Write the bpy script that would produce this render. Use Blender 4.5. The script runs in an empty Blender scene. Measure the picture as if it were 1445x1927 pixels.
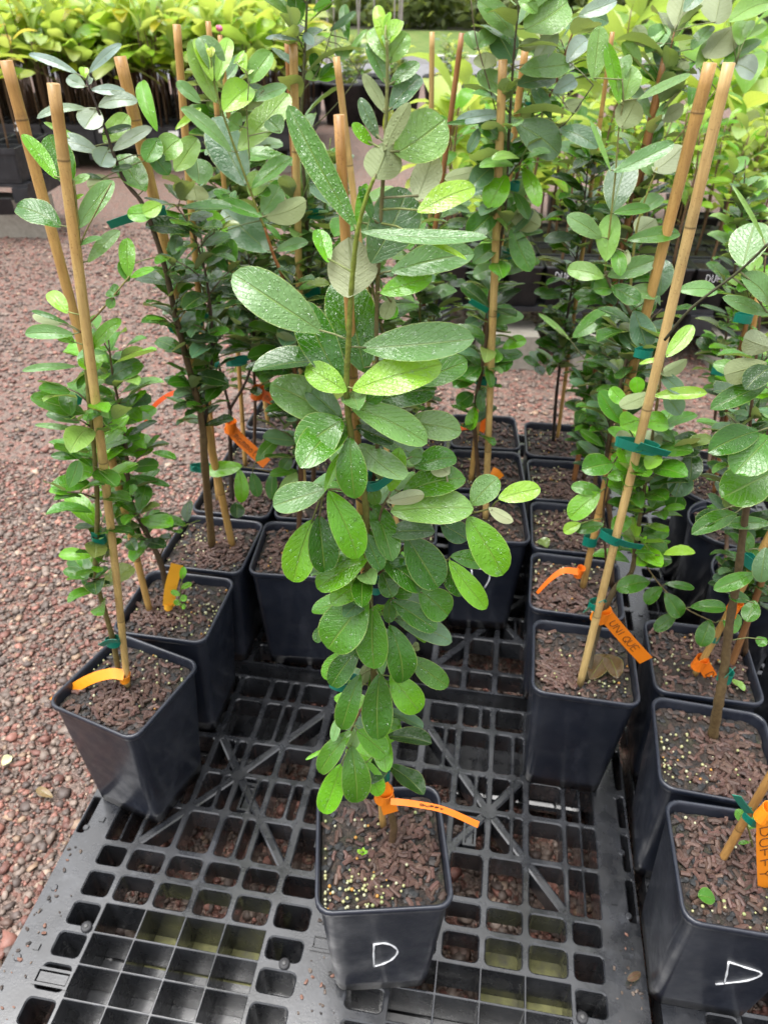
import bpy, math, random
import numpy as np
from mathutils import Vector, Matrix
R = math.radians
SC = bpy.context.scene
COL = SC.collection

# ------------------------------------------------------------ camera, sky, sun, exposure
HC = 1.43                                   # camera height above the gravel
PITCH, ROLL, FPX = R(35.419), R(0.9505), 1395.66
cam = bpy.data.cameras.new('camera'); camo = bpy.data.objects.new('camera', cam); COL.objects.link(camo)
camo.matrix_world = Matrix.Translation((0, 0, HC)) @ Matrix.Rotation(R(90) - PITCH, 4, 'X') @ Matrix.Rotation(ROLL, 4, 'Z')
cam.sensor_fit = 'VERTICAL'; cam.sensor_height = 36; cam.lens = FPX / 1927 * 36
cam.clip_start = 0.02; cam.clip_end = 400
cam.dof.use_dof = True; cam.dof.focus_distance = 0.74; cam.dof.aperture_fstop = 10
SC.camera = camo
SUN_EL, SUN_AZ = 76, 255                   # high and behind the camera, above a bright overcast
w = bpy.data.worlds.new('World'); SC.world = w; w.use_nodes = True
nt = w.node_tree; nt.nodes.clear()
sky = nt.nodes.new('ShaderNodeTexSky'); sky.sky_type = 'NISHITA'; sky.sun_disc = False
sky.sun_elevation = R(SUN_EL); sky.sun_rotation = R(SUN_AZ); sky.dust_density = 6; sky.air_density = 1.0; sky.ozone_density = 1.0
hs = nt.nodes.new('ShaderNodeHueSaturation'); hs.inputs['Saturation'].default_value = 0.16
bg = nt.nodes.new('ShaderNodeBackground'); bg.inputs[1].default_value = 0.15
wo = nt.nodes.new('ShaderNodeOutputWorld')
nt.links.new(sky.outputs[0], hs.inputs['Color']); nt.links.new(hs.outputs[0], bg.inputs[0]); nt.links.new(bg.outputs[0], wo.inputs[0])
sl = bpy.data.lights.new('sun', 'SUN'); sl.energy = 0.55; sl.angle = R(50); sl.color = (1, .97, .92)
so = bpy.data.objects.new('sun', sl); COL.objects.link(so)
so.rotation_euler = (R(90 - SUN_EL), 0, R(180 - SUN_AZ)); so.location = (0, 0, 6)
SC.view_settings.view_transform = 'Standard'; SC.view_settings.look = 'None'
SC.view_settings.gamma = 1; SC.view_settings.use_curve_mapping = False
SC.view_settings.exposure = 1.54
SC.cycles.max_bounces = 7; SC.cycles.transparent_max_bounces = 6; SC.cycles.transmission_bounces = 4
SC.cycles.caustics_reflective = False; SC.cycles.caustics_refractive = False
SC.cycles.use_denoising = True

# ------------------------------------------------------------ photo pixel -> point in the place
CAMP = np.array([0, 0, HC])
def ray(x, y):
    u2 = (x - 722.5) / FPX; v2 = (963.5 - y) / FPX
    cr, sr = math.cos(ROLL), math.sin(ROLL)
    u = cr * u2 - sr * v2; v = sr * u2 + cr * v2
    return np.array([u, math.cos(PITCH) + v * math.sin(PITCH), -math.sin(PITCH) + v * math.cos(PITCH)])
def on_z(x, y, z): d = ray(x, y); return CAMP + d * ((z - HC) / d[2])
def on_y(x, y, Y): d = ray(x, y); return CAMP + d * (Y / d[1])
def depth(P): q = np.asarray(P) - CAMP; return q[1] * math.cos(PITCH) - q[2] * math.sin(PITCH)
def unit(v): v = np.asarray(v, float); return v / (np.linalg.norm(v) + 1e-12)
UP = np.array([0, 0, 1.])

# ------------------------------------------------------------ object helpers
class MB:
    def __init__(s): s.v = []; s.f = []; s.c = []; s.t = []; s.n = 0
    def add(s, vs, fs, col=(.5, .5, .5), tex=None):
        o = s.n; vs = np.asarray(vs, float); k = len(vs)
        s.v.append(vs); s.f += [tuple(i + o for i in f) for f in fs]
        c = np.asarray(col, float)
        s.c.append(np.tile(c, (k, 1)) if c.ndim == 1 else c)
        s.t.append(np.zeros((k, 3)) if tex is None else np.asarray(tex, float)); s.n += k
    def box(s, x0, x1, y0, y1, z0, z1, col=(.5, .5, .5)):
        v = [(x, y, z) for z in (z0, z1) for y in (y0, y1) for x in (x0, x1)]
        s.add(v, [(0, 2, 3, 1), (4, 5, 7, 6), (0, 1, 5, 4), (2, 6, 7, 3), (0, 4, 6, 2), (1, 3, 7, 5)], col)
    def tube(s, pts, rad, sides=7, col=(.5, .5, .5), cap=True):
        pts = np.asarray(pts, float); n = len(pts)
        rad = np.full(n, rad) if np.isscalar(rad) else np.asarray(rad, float)
        c = np.asarray(col, float); c = np.tile(c, (n, 1)) if c.ndim == 1 else c
        vs = []; cs = []; ts = []
        ref = np.array([.31, .87, .12]); L = 0
        for i in range(n):
            t = unit(pts[min(i + 1, n - 1)] - pts[max(i - 1, 0)])
            a = unit(np.cross(t, ref)); b = np.cross(t, a)
            if i: L += np.linalg.norm(pts[i] - pts[i - 1])
            for k in range(sides):
                q = 2 * math.pi * k / sides
                vs.append(pts[i] + rad[i] * (math.cos(q) * a + math.sin(q) * b)); cs.append(c[i]); ts.append((L, k / sides, 0))
        fs = [(i * sides + k, i * sides + (k + 1) % sides, (i + 1) * sides + (k + 1) % sides, (i + 1) * sides + k) for i in range(n - 1) for k in range(sides)]
        if cap:
            fs.append(tuple(range(sides - 1, -1, -1))); fs.append(tuple((n - 1) * sides + k for k in range(sides)))
        s.add(vs, fs, np.array(cs), ts)
    def build(s, name, mat, parent=None, smooth=False, loc=None):
        me = bpy.data.meshes.new(name)
        V = np.concatenate(s.v) if s.v else np.zeros((0, 3))
        me.from_pydata(V.tolist(), [], s.f)
        a = me.attributes.new('col', 'FLOAT_COLOR', 'POINT')
        C = np.concatenate(s.c); a.data.foreach_set('color', np.concatenate([C, np.ones((len(C), 1))], 1).astype('f').ravel())
        a = me.attributes.new('lf', 'FLOAT_VECTOR', 'POINT'); a.data.foreach_set('vector', np.concatenate(s.t).astype('f').ravel())
        if smooth: me.polygons.foreach_set('use_smooth', [True] * len(me.polygons))
        me.materials.append(mat); me.update()
        o = bpy.data.objects.new(name, me); COL.objects.link(o)
        if loc is not None: o.location = loc
        if parent: o.parent = parent
        return o
def tag(o, label=None, cat=None, group=None, kind=None):
    if label: o['label'] = label
    if cat: o['category'] = cat
    if group: o['group'] = group
    if kind: o['kind'] = kind
    return o
def thing(name, label, cat, loc=(0, 0, 0), rz=0, group=None):
    o = bpy.data.objects.new(name, None); COL.objects.link(o); o.empty_display_size = .05
    o.location = tuple(loc); o.rotation_euler = (0, 0, rz)
    return tag(o, label, cat, group)
def copy_tree(o, parent=None):
    c = o.copy(); COL.objects.link(c)
    if parent: c.parent = parent
    for ch in list(o.children): copy_tree(ch, c)
    return c

# ------------------------------------------------------------ materials
def new_mat(name):
    m = bpy.data.materials.new(name); m.use_nodes = True
    t = m.node_tree; t.nodes.clear()
    return m, t
class NT:
    def __init__(s, t): s.t = t
    def n(s, typ, **kw):
        q = s.t.nodes.new(typ)
        for k, v in kw.items():
            if k.startswith('i_'): q.inputs[k[2:].replace('_', ' ')].default_value = v
            else: setattr(q, k, v)
        return q
    def l(s, a, b): s.t.links.new(a, b)
    def math(s, op, a, b=None, c=None):
        q = s.t.nodes.new('ShaderNodeMath'); q.operation = op
        for i, x in enumerate((a, b, c)):
            if x is None: continue
            if isinstance(x, (int, float)): q.inputs[i].default_value = x
            else: s.l(x, q.inputs[i])
        return q.outputs[0]
    def ramp(s, fac, stops):
        q = s.t.nodes.new('ShaderNodeValToRGB'); e = q.color_ramp.elements
        while len(e) < len(stops): e.new(.5)
        for el, (p, c) in zip(e, stops): el.position = p; el.color = (*c, 1) if len(c) == 3 else c
        s.l(fac, q.inputs[0]); return q.outputs[0]
    def mix(s, fac, a, b, mode='MIX'):
        q = s.t.nodes.new('ShaderNodeMix'); q.data_type = 'RGBA'; q.blend_type = mode
        for sock, x in ((q.inputs[0], fac), (q.inputs[6], a), (q.inputs[7], b)):
            if isinstance(x, (int, float)): sock.default_value = x
            elif isinstance(x, tuple): sock.default_value = (*x, 1)
            else: s.l(x, sock)
        return q.outputs[2]
    def noise(s, vec, scale, detail=3, rough=.55):
        q = s.t.nodes.new('ShaderNodeTexNoise'); q.inputs['Scale'].default_value = scale
        q.inputs['Detail'].default_value = detail; q.inputs['Roughness'].default_value = rough
        if vec is not None: s.l(vec, q.inputs['Vector'])
        return q.outputs['Fac']
    def attr(s, name): q = s.t.nodes.new('ShaderNodeAttribute'); q.attribute_name = name; return q
    def bump(s, h, strength, dist):
        q = s.t.nodes.new('ShaderNodeBump'); q.inputs['Strength'].default_value = strength; q.inputs['Distance'].default_value = dist
        s.l(h, q.inputs['Height']); return q.outputs[0]
    def pbsdf(s, col=None, rough=.5, nrm=None, spec=.5, out=True):
        q = s.t.nodes.new('ShaderNodeBsdfPrincipled')
        if isinstance(col, tuple): q.inputs['Base Color'].default_value = (*col, 1)
        elif col is not None: s.l(col, q.inputs['Base Color'])
        if isinstance(rough, (int, float)): q.inputs['Roughness'].default_value = rough
        else: s.l(rough, q.inputs['Roughness'])
        q.inputs['Specular IOR Level'].default_value = spec
        if nrm is not None: s.l(nrm, q.inputs['Normal'])
        if out:
            o = s.t.nodes.new('ShaderNodeOutputMaterial'); s.l(q.outputs[0], o.inputs[0])
        return q

def leaf_material(name, vein=1.0, trans=.28):
    m, t = new_mat(name); k = NT(t)
    col = k.attr('col').outputs['Color']; lf = k.attr('lf')
    sep = k.n('ShaderNodeSeparateXYZ'); k.l(lf.outputs['Vector'], sep.inputs[0])
    u, v, rnd = sep.outputs
    geo = k.n('ShaderNodeNewGeometry'); tc = k.n('ShaderNodeTexCoord')
    av = k.math('ABSOLUTE', v)
    mid = k.math('SUBTRACT', 1.0, k.math('SMOOTH_MIN', k.math('DIVIDE', av, .07), 1.0, .1))      # midrib
    sv = k.math('SUBTRACT', k.math('MULTIPLY', u, 9.0), k.math('MULTIPLY', av, 3.2))
    fr = k.math('ABSOLUTE', k.math('SUBTRACT', k.math('FRACT', sv), .5))
    side = k.math('SUBTRACT', 1.0, k.math('SMOOTH_MIN', k.math('DIVIDE', fr, .11), 1.0, .1))
    veins = k.math('MAXIMUM', mid, k.math('MULTIPLY', side, .16))
    veins = k.math('MULTIPLY', veins, vein)
    n1 = k.noise(tc.outputs['Object'], 60, 3); n2 = k.noise(tc.outputs['Object'], 260, 2)
    c1 = k.mix(k.math('MULTIPLY', k.math('SUBTRACT', n1, .25), .55), col, k.mix(1.0, col, (.62, .72, .6), 'MULTIPLY'))
    c1 = k.mix(k.math('MULTIPLY', k.math('SUBTRACT', 1.0, u), k.math('MULTIPLY', rnd, .35)), c1, k.mix(1.0, c1, (1.35, 1.2, .8), 'MULTIPLY'))
    bl = k.ramp(k.noise(tc.outputs['Object'], 120, 2), [(.70, (0, 0, 0)), (.74, (.55, .55, .55))]); c1 = k.mix(bl, c1, k.mix(1.0, c1, (.55, .50, .5), 'MULTIPLY'))
    top = k.mix(k.math('MULTIPLY', veins, .40), c1, (.34, .46, .12))
    edge = k.math('GREATER_THAN', av, .955)
    top = k.mix(k.math('MULTIPLY', edge, .35), top, (.40, .46, .14))
    und = k.mix(.60, col, (.27, .31, .185)); uv_ = k.math('MAXIMUM', mid, k.math('MULTIPLY', side, .8)); und = k.mix(k.math('MULTIPLY', uv_, .40), und, (.20, .25, .07))
    cc = k.mix(geo.outputs['Backfacing'], top, und)
    h = k.math('ADD', k.math('MULTIPLY', veins, -1.2), k.math('ADD', k.math('MULTIPLY', n2, .55), n1))
    vd = k.n('ShaderNodeTexVoronoi'); vd.inputs['Scale'].default_value = 330; k.l(tc.outputs['Object'], vd.inputs['Vector'])
    dome = k.math('MULTIPLY', k.math('MAXIMUM', k.math('SUBTRACT', .36, vd.outputs['Distance']), 0.0), k.math('GREATER_THAN', k.noise(tc.outputs['Object'], 46, 2), .47))
    h = k.math('ADD', h, k.math('MULTIPLY', dome, 1.3))
    h = k.math('ADD', h, k.math('MULTIPLY', k.noise(tc.outputs['Object'], 28, 2), 1.6))
    nb = k.bump(h, .55, .0028)
    wet = k.ramp(k.noise(tc.outputs['Object'], 34, 2), [(.40, (.26,) * 3), (.56, (.08,) * 3)])
    rough = k.mix(geo.outputs['Backfacing'], wet, (.75, .75, .75))
    p = k.pbsdf(cc, rough, nb, .5, out=False); p.inputs['Coat Roughness'].default_value = .09; p.inputs['Coat IOR'].default_value = 1.4
    k.l(k.math('MULTIPLY', k.math('SUBTRACT', 1.0, geo.outputs['Backfacing']), .42), p.inputs['Coat Weight'])
    tr = k.n('ShaderNodeBsdfTranslucent'); k.l(k.mix(1.0, cc, (1.5, 1.45, .6), 'MULTIPLY'), tr.inputs[0])
    mx = k.n('ShaderNodeMixShader'); mx.inputs[0].default_value = trans
    k.l(p.outputs[0], mx.inputs[1]); k.l(tr.outputs[0], mx.inputs[2])
    o = k.n('ShaderNodeOutputMaterial'); k.l(mx.outputs[0], o.inputs[0])
    return m
def attr_material(name, rough=.6, nscale=80, namt=.35, bump=.3, bdist=.001, spec=.4, stretch=None, speck=False):
    m, t = new_mat(name); k = NT(t); tc = k.n('ShaderNodeTexCoord')
    vec = tc.outputs['Object']
    if stretch:
        mp = k.n('ShaderNodeMapping'); mp.inputs['Scale'].default_value = stretch; k.l(vec, mp.inputs[0]); vec = mp.outputs[0]
    n = k.noise(vec, nscale, 4)
    col = k.attr('col').outputs['Color']
    c = k.mix(k.math('MULTIPLY', n, namt * 2), col, k.mix(1.0, col, (.45, .42, .4), 'MULTIPLY'))
    if speck:
        s1 = k.ramp(k.noise(tc.outputs['Object'], 420, 2, .6), [(.60, (0, 0, 0)), (.68, (.75, .75, .75))]); s2 = k.ramp(k.noise(tc.outputs['Object'], 11, 3), [(.42, (.1, .1, .1)), (.62, (1, 1, 1))])
        c = k.mix(k.mix(1.0, s1, s2, 'MULTIPLY'), c, k.mix(1.0, c, (.38, .27, .2), 'MULTIPLY'))
        c = k.mix(k.ramp(k.noise(tc.outputs['Object'], 16, 3), [(.5, (0, 0, 0)), (.68, (.45, .45, .45))]), c, k.mix(1.0, c, (.75, .6, .45), 'MULTIPLY'))
    k.pbsdf(c, rough, k.bump(n, bump, bdist), spec)
    return m
M = {}
M['leaf'] = leaf_material('feijoa_leaf'); M['leaf_far'] = leaf_material('seedling_leaf', .6, .55)
M['bark'] = attr_material('bark', .6, 160, .75, .8, .0015)
M['bamboo'] = attr_material('bamboo', .34, 1.0, .55, .2, .0004, .5, (330, 330, 34), True)
M['stone'] = attr_material('stone', .55, 90, .35, .5, .002, .45)
M['grain'] = attr_material('grain', .55, 200, .4, .6, .001, .4)
M['prill'] = attr_material('prill', .3, 300, .15, .1, .0005, .5)
M['tape'] = attr_material('tie_tape', .35, 60, .12, .1, .001, .5)
M['flag'] = attr_material('flagging_tape', .4, 60, .12, .15, .001, .5)
M['ink'] = attr_material('ink', .5, 50, .05, 0, .001, .4)
M['concrete'] = attr_material('concrete', .85, 40, .5, .6, .003, .3)
M['plain'] = attr_material('painted_surface', .6, 30, .2, .1, .001, .4)
def plastic(name, base, scuff, rlo, rhi, wetness=0.0, bs=.25):
    m, t = new_mat(name); k = NT(t); tc = k.n('ShaderNodeTexCoord'); P = tc.outputs['Object']
    n = k.noise(P, 9, 5, .62); f = k.noise(P, 220, 2); g = k.noise(P, 26, 3, .6)
    c = k.mix(k.ramp(n, [(.45, (0, 0, 0)), (.75, (.5, .5, .5))]), base, scuff)
    c = k.mix(k.ramp(f, [(.66, (0, 0, 0)), (.72, (.22, .22, .22))]), c, scuff)
    mp = k.n('ShaderNodeMapping'); mp.inputs['Scale'].default_value = (34, 34, 7); k.l(P, mp.inputs[0])
    st = k.noise(mp.outputs[0], 1.0, 4, .7); c = k.mix(k.ramp(st, [(.56, (0, 0, 0)), (.70, (.42, .42, .42))]), c, scuff)
    r = k.ramp(g, [(.38, (rlo,) * 3), (.62, (rhi,) * 3)])
    p = k.pbsdf(c, r, k.bump(k.math('ADD', f, k.math('MULTIPLY', n, 2)), bs, .0008), .5)
    p.inputs['Coat Weight'].default_value = wetness; p.inputs['Coat Roughness'].default_value = .12; p.inputs['Coat IOR'].default_value = 1.5
    return m
M['pot'] = plastic('black_pot_plastic', (.009, .012, .021), (.042, .047, .062), .30, .50, .25)
M['pallet'] = plastic('black_pallet_plastic', (.012, .013, .0155), (.062, .066, .076), .18, .44, 1.0, .35)
M['tray'] = plastic('black_tray_plastic', (.014, .015, .018), (.05, .05, .055), .4, .6)
m, t = new_mat('potting_mix'); k = NT(t); tc = k.n('ShaderNodeTexCoord')
n = k.noise(tc.outputs['Object'], 140, 5, .7); n2 = k.noise(tc.outputs['Object'], 30, 3)
c = k.ramp(n, [(.35, (.011, .009, .008)), (.55, (.036, .027, .022)), (.72, (.095, .062, .046))])
c = k.mix(k.ramp(n2, [(.52, (0, 0, 0)), (.7, (.5, .5, .5))]), c, (.03, .045, .018))
k.pbsdf(c, .6, k.bump(n, .9, .006), .4); M['soil'] = m
m, t = new_mat('water'); k = NT(t); fz = k.n('ShaderNodeFresnel'); fz.inputs[0].default_value = 1.5
tb = k.n('ShaderNodeBsdfTransparent'); tb.inputs[0].default_value = (.96, .98, .95, 1); gb = k.n('ShaderNodeBsdfGlossy'); gb.inputs['Roughness'].default_value = .04
gg = k.n('ShaderNodeNewGeometry'); mx = k.n('ShaderNodeMixShader'); k.l(k.math('MULTIPLY', fz.outputs[0], k.math('SUBTRACT', 1.0, gg.outputs['Backfacing'])), mx.inputs[0]); k.l(tb.outputs[0], mx.inputs[1]); k.l(gb.outputs[0], mx.inputs[2])
o = k.n('ShaderNodeOutputMaterial'); k.l(mx.outputs[0], o.inputs[0]); M['water'] = m
m, t = new_mat('gravel_ground'); k = NT(t); tc = k.n('ShaderNodeTexCoord'); P = tc.outputs['Object']
vo = k.n('ShaderNodeTexVoronoi'); vo.inputs['Scale'].default_value = 62; k.l(P, vo.inputs['Vector'])
vo2 = k.n('ShaderNodeTexVoronoi'); vo2.inputs['Scale'].default_value = 150; k.l(P, vo2.inputs['Vector'])
sp = k.n('ShaderNodeSeparateColor'); k.l(vo.outputs['Color'], sp.inputs[0])
c = k.ramp(sp.outputs[0], [(0, (.16, .075, .06)), (.22, (.26, .13, .105)), (.38, (.12, .115, .11)), (.62, (.19, .165, .15)), (.82, (.24, .22, .2)), (1, (.34, .2, .16))])
sp2 = k.n('ShaderNodeSeparateColor'); k.l(vo2.outputs['Color'], sp2.inputs[0])
c = k.mix(.45, c, k.ramp(sp2.outputs[1], [(0, (.07, .06, .055)), (.5, (.17, .13, .115)), (1, (.27, .22, .2))]))
c = k.mix(k.math('MULTIPLY', k.noise(P, 1.6, 3), .6), c, k.mix(1.0, c, (.52, .46, .42), 'MULTIPLY'))
h = k.math('SUBTRACT', 1.0, vo.outputs['Distance'])
c = k.mix(1.0, c, (1.0, .86, .79), 'MULTIPLY')
k.pbsdf(c, .5, k.bump(k.math('ADD', k.math('MULTIPLY', vo.outputs['Distance'], -1.0), k.math('MULTIPLY', vo2.outputs['Distance'], -.5)), .9, .012), .45); M['gravel'] = m
def noise_mat(name, stops, scale, rough=.9, bump=.5, bd=.02):
    m, t = new_mat(name); k = NT(t); tc = k.n('ShaderNodeTexCoord'); n = k.noise(tc.outputs['Object'], scale, 5, .65)
    k.pbsdf(k.ramp(n, stops), rough, k.bump(n, bump, bd), .3); return m
M['lawn'] = noise_mat('lawn', [(.3, (.06, .105, .022)), (.5, (.10, .155, .034)), (.7, (.17, .19, .06))], 2.2)
M['road'] = noise_mat('road', [(.3, (.13, .13, .135)), (.7, (.2, .2, .21))], 3)
M['floor'] = noise_mat('woodland_floor', [(.3, (.035, .038, .028)), (.6, (.08, .08, .055))], 3)
M['moss'] = noise_mat('mossy_concrete', [(.3, (.09, .09, .07)), (.48, (.16, .16, .07)), (.62, (.23, .23, .10)), (.8, (.20, .20, .17))], 22, .8, .5, .004)

rng0 = random.Random(11)
# ------------------------------------------------------------ ground
def sheet(name, x0, x1, y0, y1, z, mat, nx=1, ny=1):
    b = MB(); xs = np.linspace(x0, x1, nx + 1); ys = np.linspace(y0, y1, ny + 1)
    b.add([(x, y, z) for y in ys for x in xs], [(j * (nx + 1) + i, j * (nx + 1) + i + 1, (j + 1) * (nx + 1) + i + 1, (j + 1) * (nx + 1) + i) for j in range(ny) for i in range(nx)])
    o = b.build(name, mat); o['kind'] = 'structure'; return o
sheet('gravel_ground', -150, 150, -30, 300, 0, M['gravel'])
sheet('road', -90, 90, 15.2, 19.2, .004, M['road'])
sheet('lawn', -120, 120, 19.6, 33, .05, M['lawn'])
sheet('woodland_floor', -150, 150, 33, 300, .04, M['floor'])
b = MB(); b.box(-90, 90, 19.2, 19.6, 0, .16, (.62, .62, .6)); b.build('kerb', M['concrete'])['kind'] = 'structure'

def ico():
    p = (1 + 5 ** .5) / 2
    v = np.array([(-1, p, 0), (1, p, 0), (-1, -p, 0), (1, -p, 0), (0, -1, p), (0, 1, p), (0, -1, -p), (0, 1, -p), (p, 0, -1), (p, 0, 1), (-p, 0, -1), (-p, 0, 1)], float)
    f = np.array([(0, 11, 5), (0, 5, 1), (0, 1, 7), (0, 7, 10), (0, 10, 11), (1, 5, 9), (5, 11, 4), (11, 10, 2), (10, 7, 6), (7, 1, 8), (3, 9, 4), (3, 4, 2), (3, 2, 6), (3, 6, 8), (3, 8, 9), (4, 9, 5), (2, 4, 11), (6, 2, 10), (8, 6, 7), (9, 8, 1)])
    return v / np.linalg.norm(v[0]), f
IV, IF = ico()
def stones(name, n, area, smin, smax, seed, zoff=.14):
    g = np.random.default_rng(seed)
    x0, x1, y0, y1 = area
    x = g.uniform(x0, x1, n); y = g.uniform(y0, y1, n)
    s = smin + (smax - smin) * g.beta(1.0, 4.2, n)
    V = IV[None] * (1 + g.uniform(-.42, .42, (n, 12, 1)))
    V = V * (s[:, None] * g.uniform([.75, .75, .32], [1.35, 1.1, .6], (n, 3)))[:, None, :]
    a = g.uniform(0, 6.28, n); tl = g.uniform(-.5, .5, n)
    ca, sa, ct, st = np.cos(a), np.sin(a), np.cos(tl), np.sin(tl)
    X = V[..., 0]; Y = V[..., 1]; Z = V[..., 2]
    Y, Z = Y * ct[:, None] - Z * st[:, None], Y * st[:, None] + Z * ct[:, None]
    X, Y = X * ca[:, None] - Y * sa[:, None], X * sa[:, None] + Y * ca[:, None]
    W = np.stack([X + x[:, None], Y + y[:, None], Z + (s * zoff)[:, None] + g.uniform(0, .004, n)[:, None]], 2).reshape(-1, 3)
    F = (IF[None] + (np.arange(n) * 12)[:, None, None]).reshape(-1, 3)
    pal = np.array([(.25, .14, .12), (.32, .185, .16), (.18, .10, .088), (.15, .14, .132), (.20, .185, .17), (.25, .235, .215), (.11, .10, .098), (.42, .38, .32), (.30, .25, .19), (.17, .13, .115), (.36, .22, .18)])
    pr = np.array([.12, .08, .09, .17, .15, .11, .12, .03, .05, .06, .02]); pr = pr / pr.sum()
    c = pal[g.choice(len(pal), n, p=pr)] * g.uniform(.75, 1.25, (n, 1)) * np.array([.97, .80, .72])
    C = np.repeat(np.concatenate([c, np.ones((n, 1))], 1), 12, 0)
    me = bpy.data.meshes.new(name); nv = len(W); nf = len(F)
    me.vertices.add(nv); me.vertices.foreach_set('co', W.astype('f').ravel())
    me.loops.add(nf * 3); me.loops.foreach_set('vertex_index', F.astype('i').ravel())
    me.polygons.add(nf); me.polygons.foreach_set('loop_start', np.arange(0, nf * 3, 3, dtype='i'))
    at = me.attributes.new('col', 'FLOAT_COLOR', 'POINT'); at.data.foreach_set('color', C.astype('f').ravel())
    me.materials.append(M['stone']); me.update(); me.validate()
    o = bpy.data.objects.new(name, me); COL.objects.link(o)
    return tag(o, 'mixed red and grey crushed gravel lying loose over the yard', 'gravel', None, 'stuff')
stones('loose_gravel', 60000, (-1.75, 1.1, .25, 2.3), .0028, .0190, 3)
stones('loose_gravel', 24000, (-3.2, 2.6, 2.3, 5.5), .006, .020, 4, .16)

# ------------------------------------------------------------ pallets
TH = R(-8.5)
PZ = .14                                     # deck height
CL = [-.51, -.45, -.392, -.319, -.248, -.178, -.107, -.035, .035, .107, .178, .248, .319, .392, .45, .51]
RL = [-.6025, -.5375, -.4305, -.3485, -.2625, -.1725, -.1325, -.0825, -.0325, .0175, .0675, .1225, .1725, .2625, .3485, .4305, .5375, .6025]
def cell(b, x0, x1, y0, y1, mx, my, rr, dep, ch=.0022):
    ix0, ix1, iy0, iy1 = x0 + mx[0], x1 - mx[1], y0 + my[0], y1 - my[1]
    rr = min(rr, (ix1 - ix0) * .45, (iy1 - iy0) * .45)
    def loop(e, z):
        out = []
        for (cx, cy, a0) in ((ix1 - rr, iy1 - rr, 0), (ix0 + rr, iy1 - rr, 90), (ix0 + rr, iy0 + rr, 180), (ix1 - rr, iy0 + rr, 270)):
            for j in range(4):
                a = R(a0 + 30 * j); out.append((cx + (rr + e) * math.cos(a), cy + (rr + e) * math.sin(a), z))
        return out
    V = loop(ch, 0) + loop(0, -ch) + loop(-.0012, -dep) + [(x1, y1, 0), (x0, y1, 0), (x0, y0, 0), (x1, y0, 0)]
    F = []
    for j in range(16):
        q = (j + 1) % 16
        F += [(j, 16 + j, 16 + q, q), (16 + j, 32 + j, 32 + q, 16 + q)]
    for c in range(4):
        for j in range(3): F.append((48 + c, c * 4 + j, c * 4 + j + 1)[::1])
        F.append((48 + c, c * 4 + 3, (c * 4 + 4) % 16, 48 + (c + 1) % 4))
    b.add(V, F)
def solid(b, x0, x1, y0, y1): b.add([(x0, y0, 0), (x1, y0, 0), (x1, y1, 0), (x0, y1, 0)], [(0, 1, 2, 3)])
def bar(b, p, q, wd, z1, z0):
    p = np.array(p, float); q = np.array(q, float); t = unit(q - p); s = np.array([-t[1], t[0]]) * wd / 2; e = s * .6
    V = []
    for pt in (p, q):
        for sg, z in ((-1, z0), (-1, z1 - .002), (-.6, z1), (.6, z1), (1, z1 - .002), (1, z0)): V.append((*(pt + s * sg), z))
    b.add(V, [(i, i + 6, i + 7, i + 1) for i in range(5)] + [(0, 1, 2, 3, 4, 5), (11, 10, 9, 8, 7, 6)])
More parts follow.
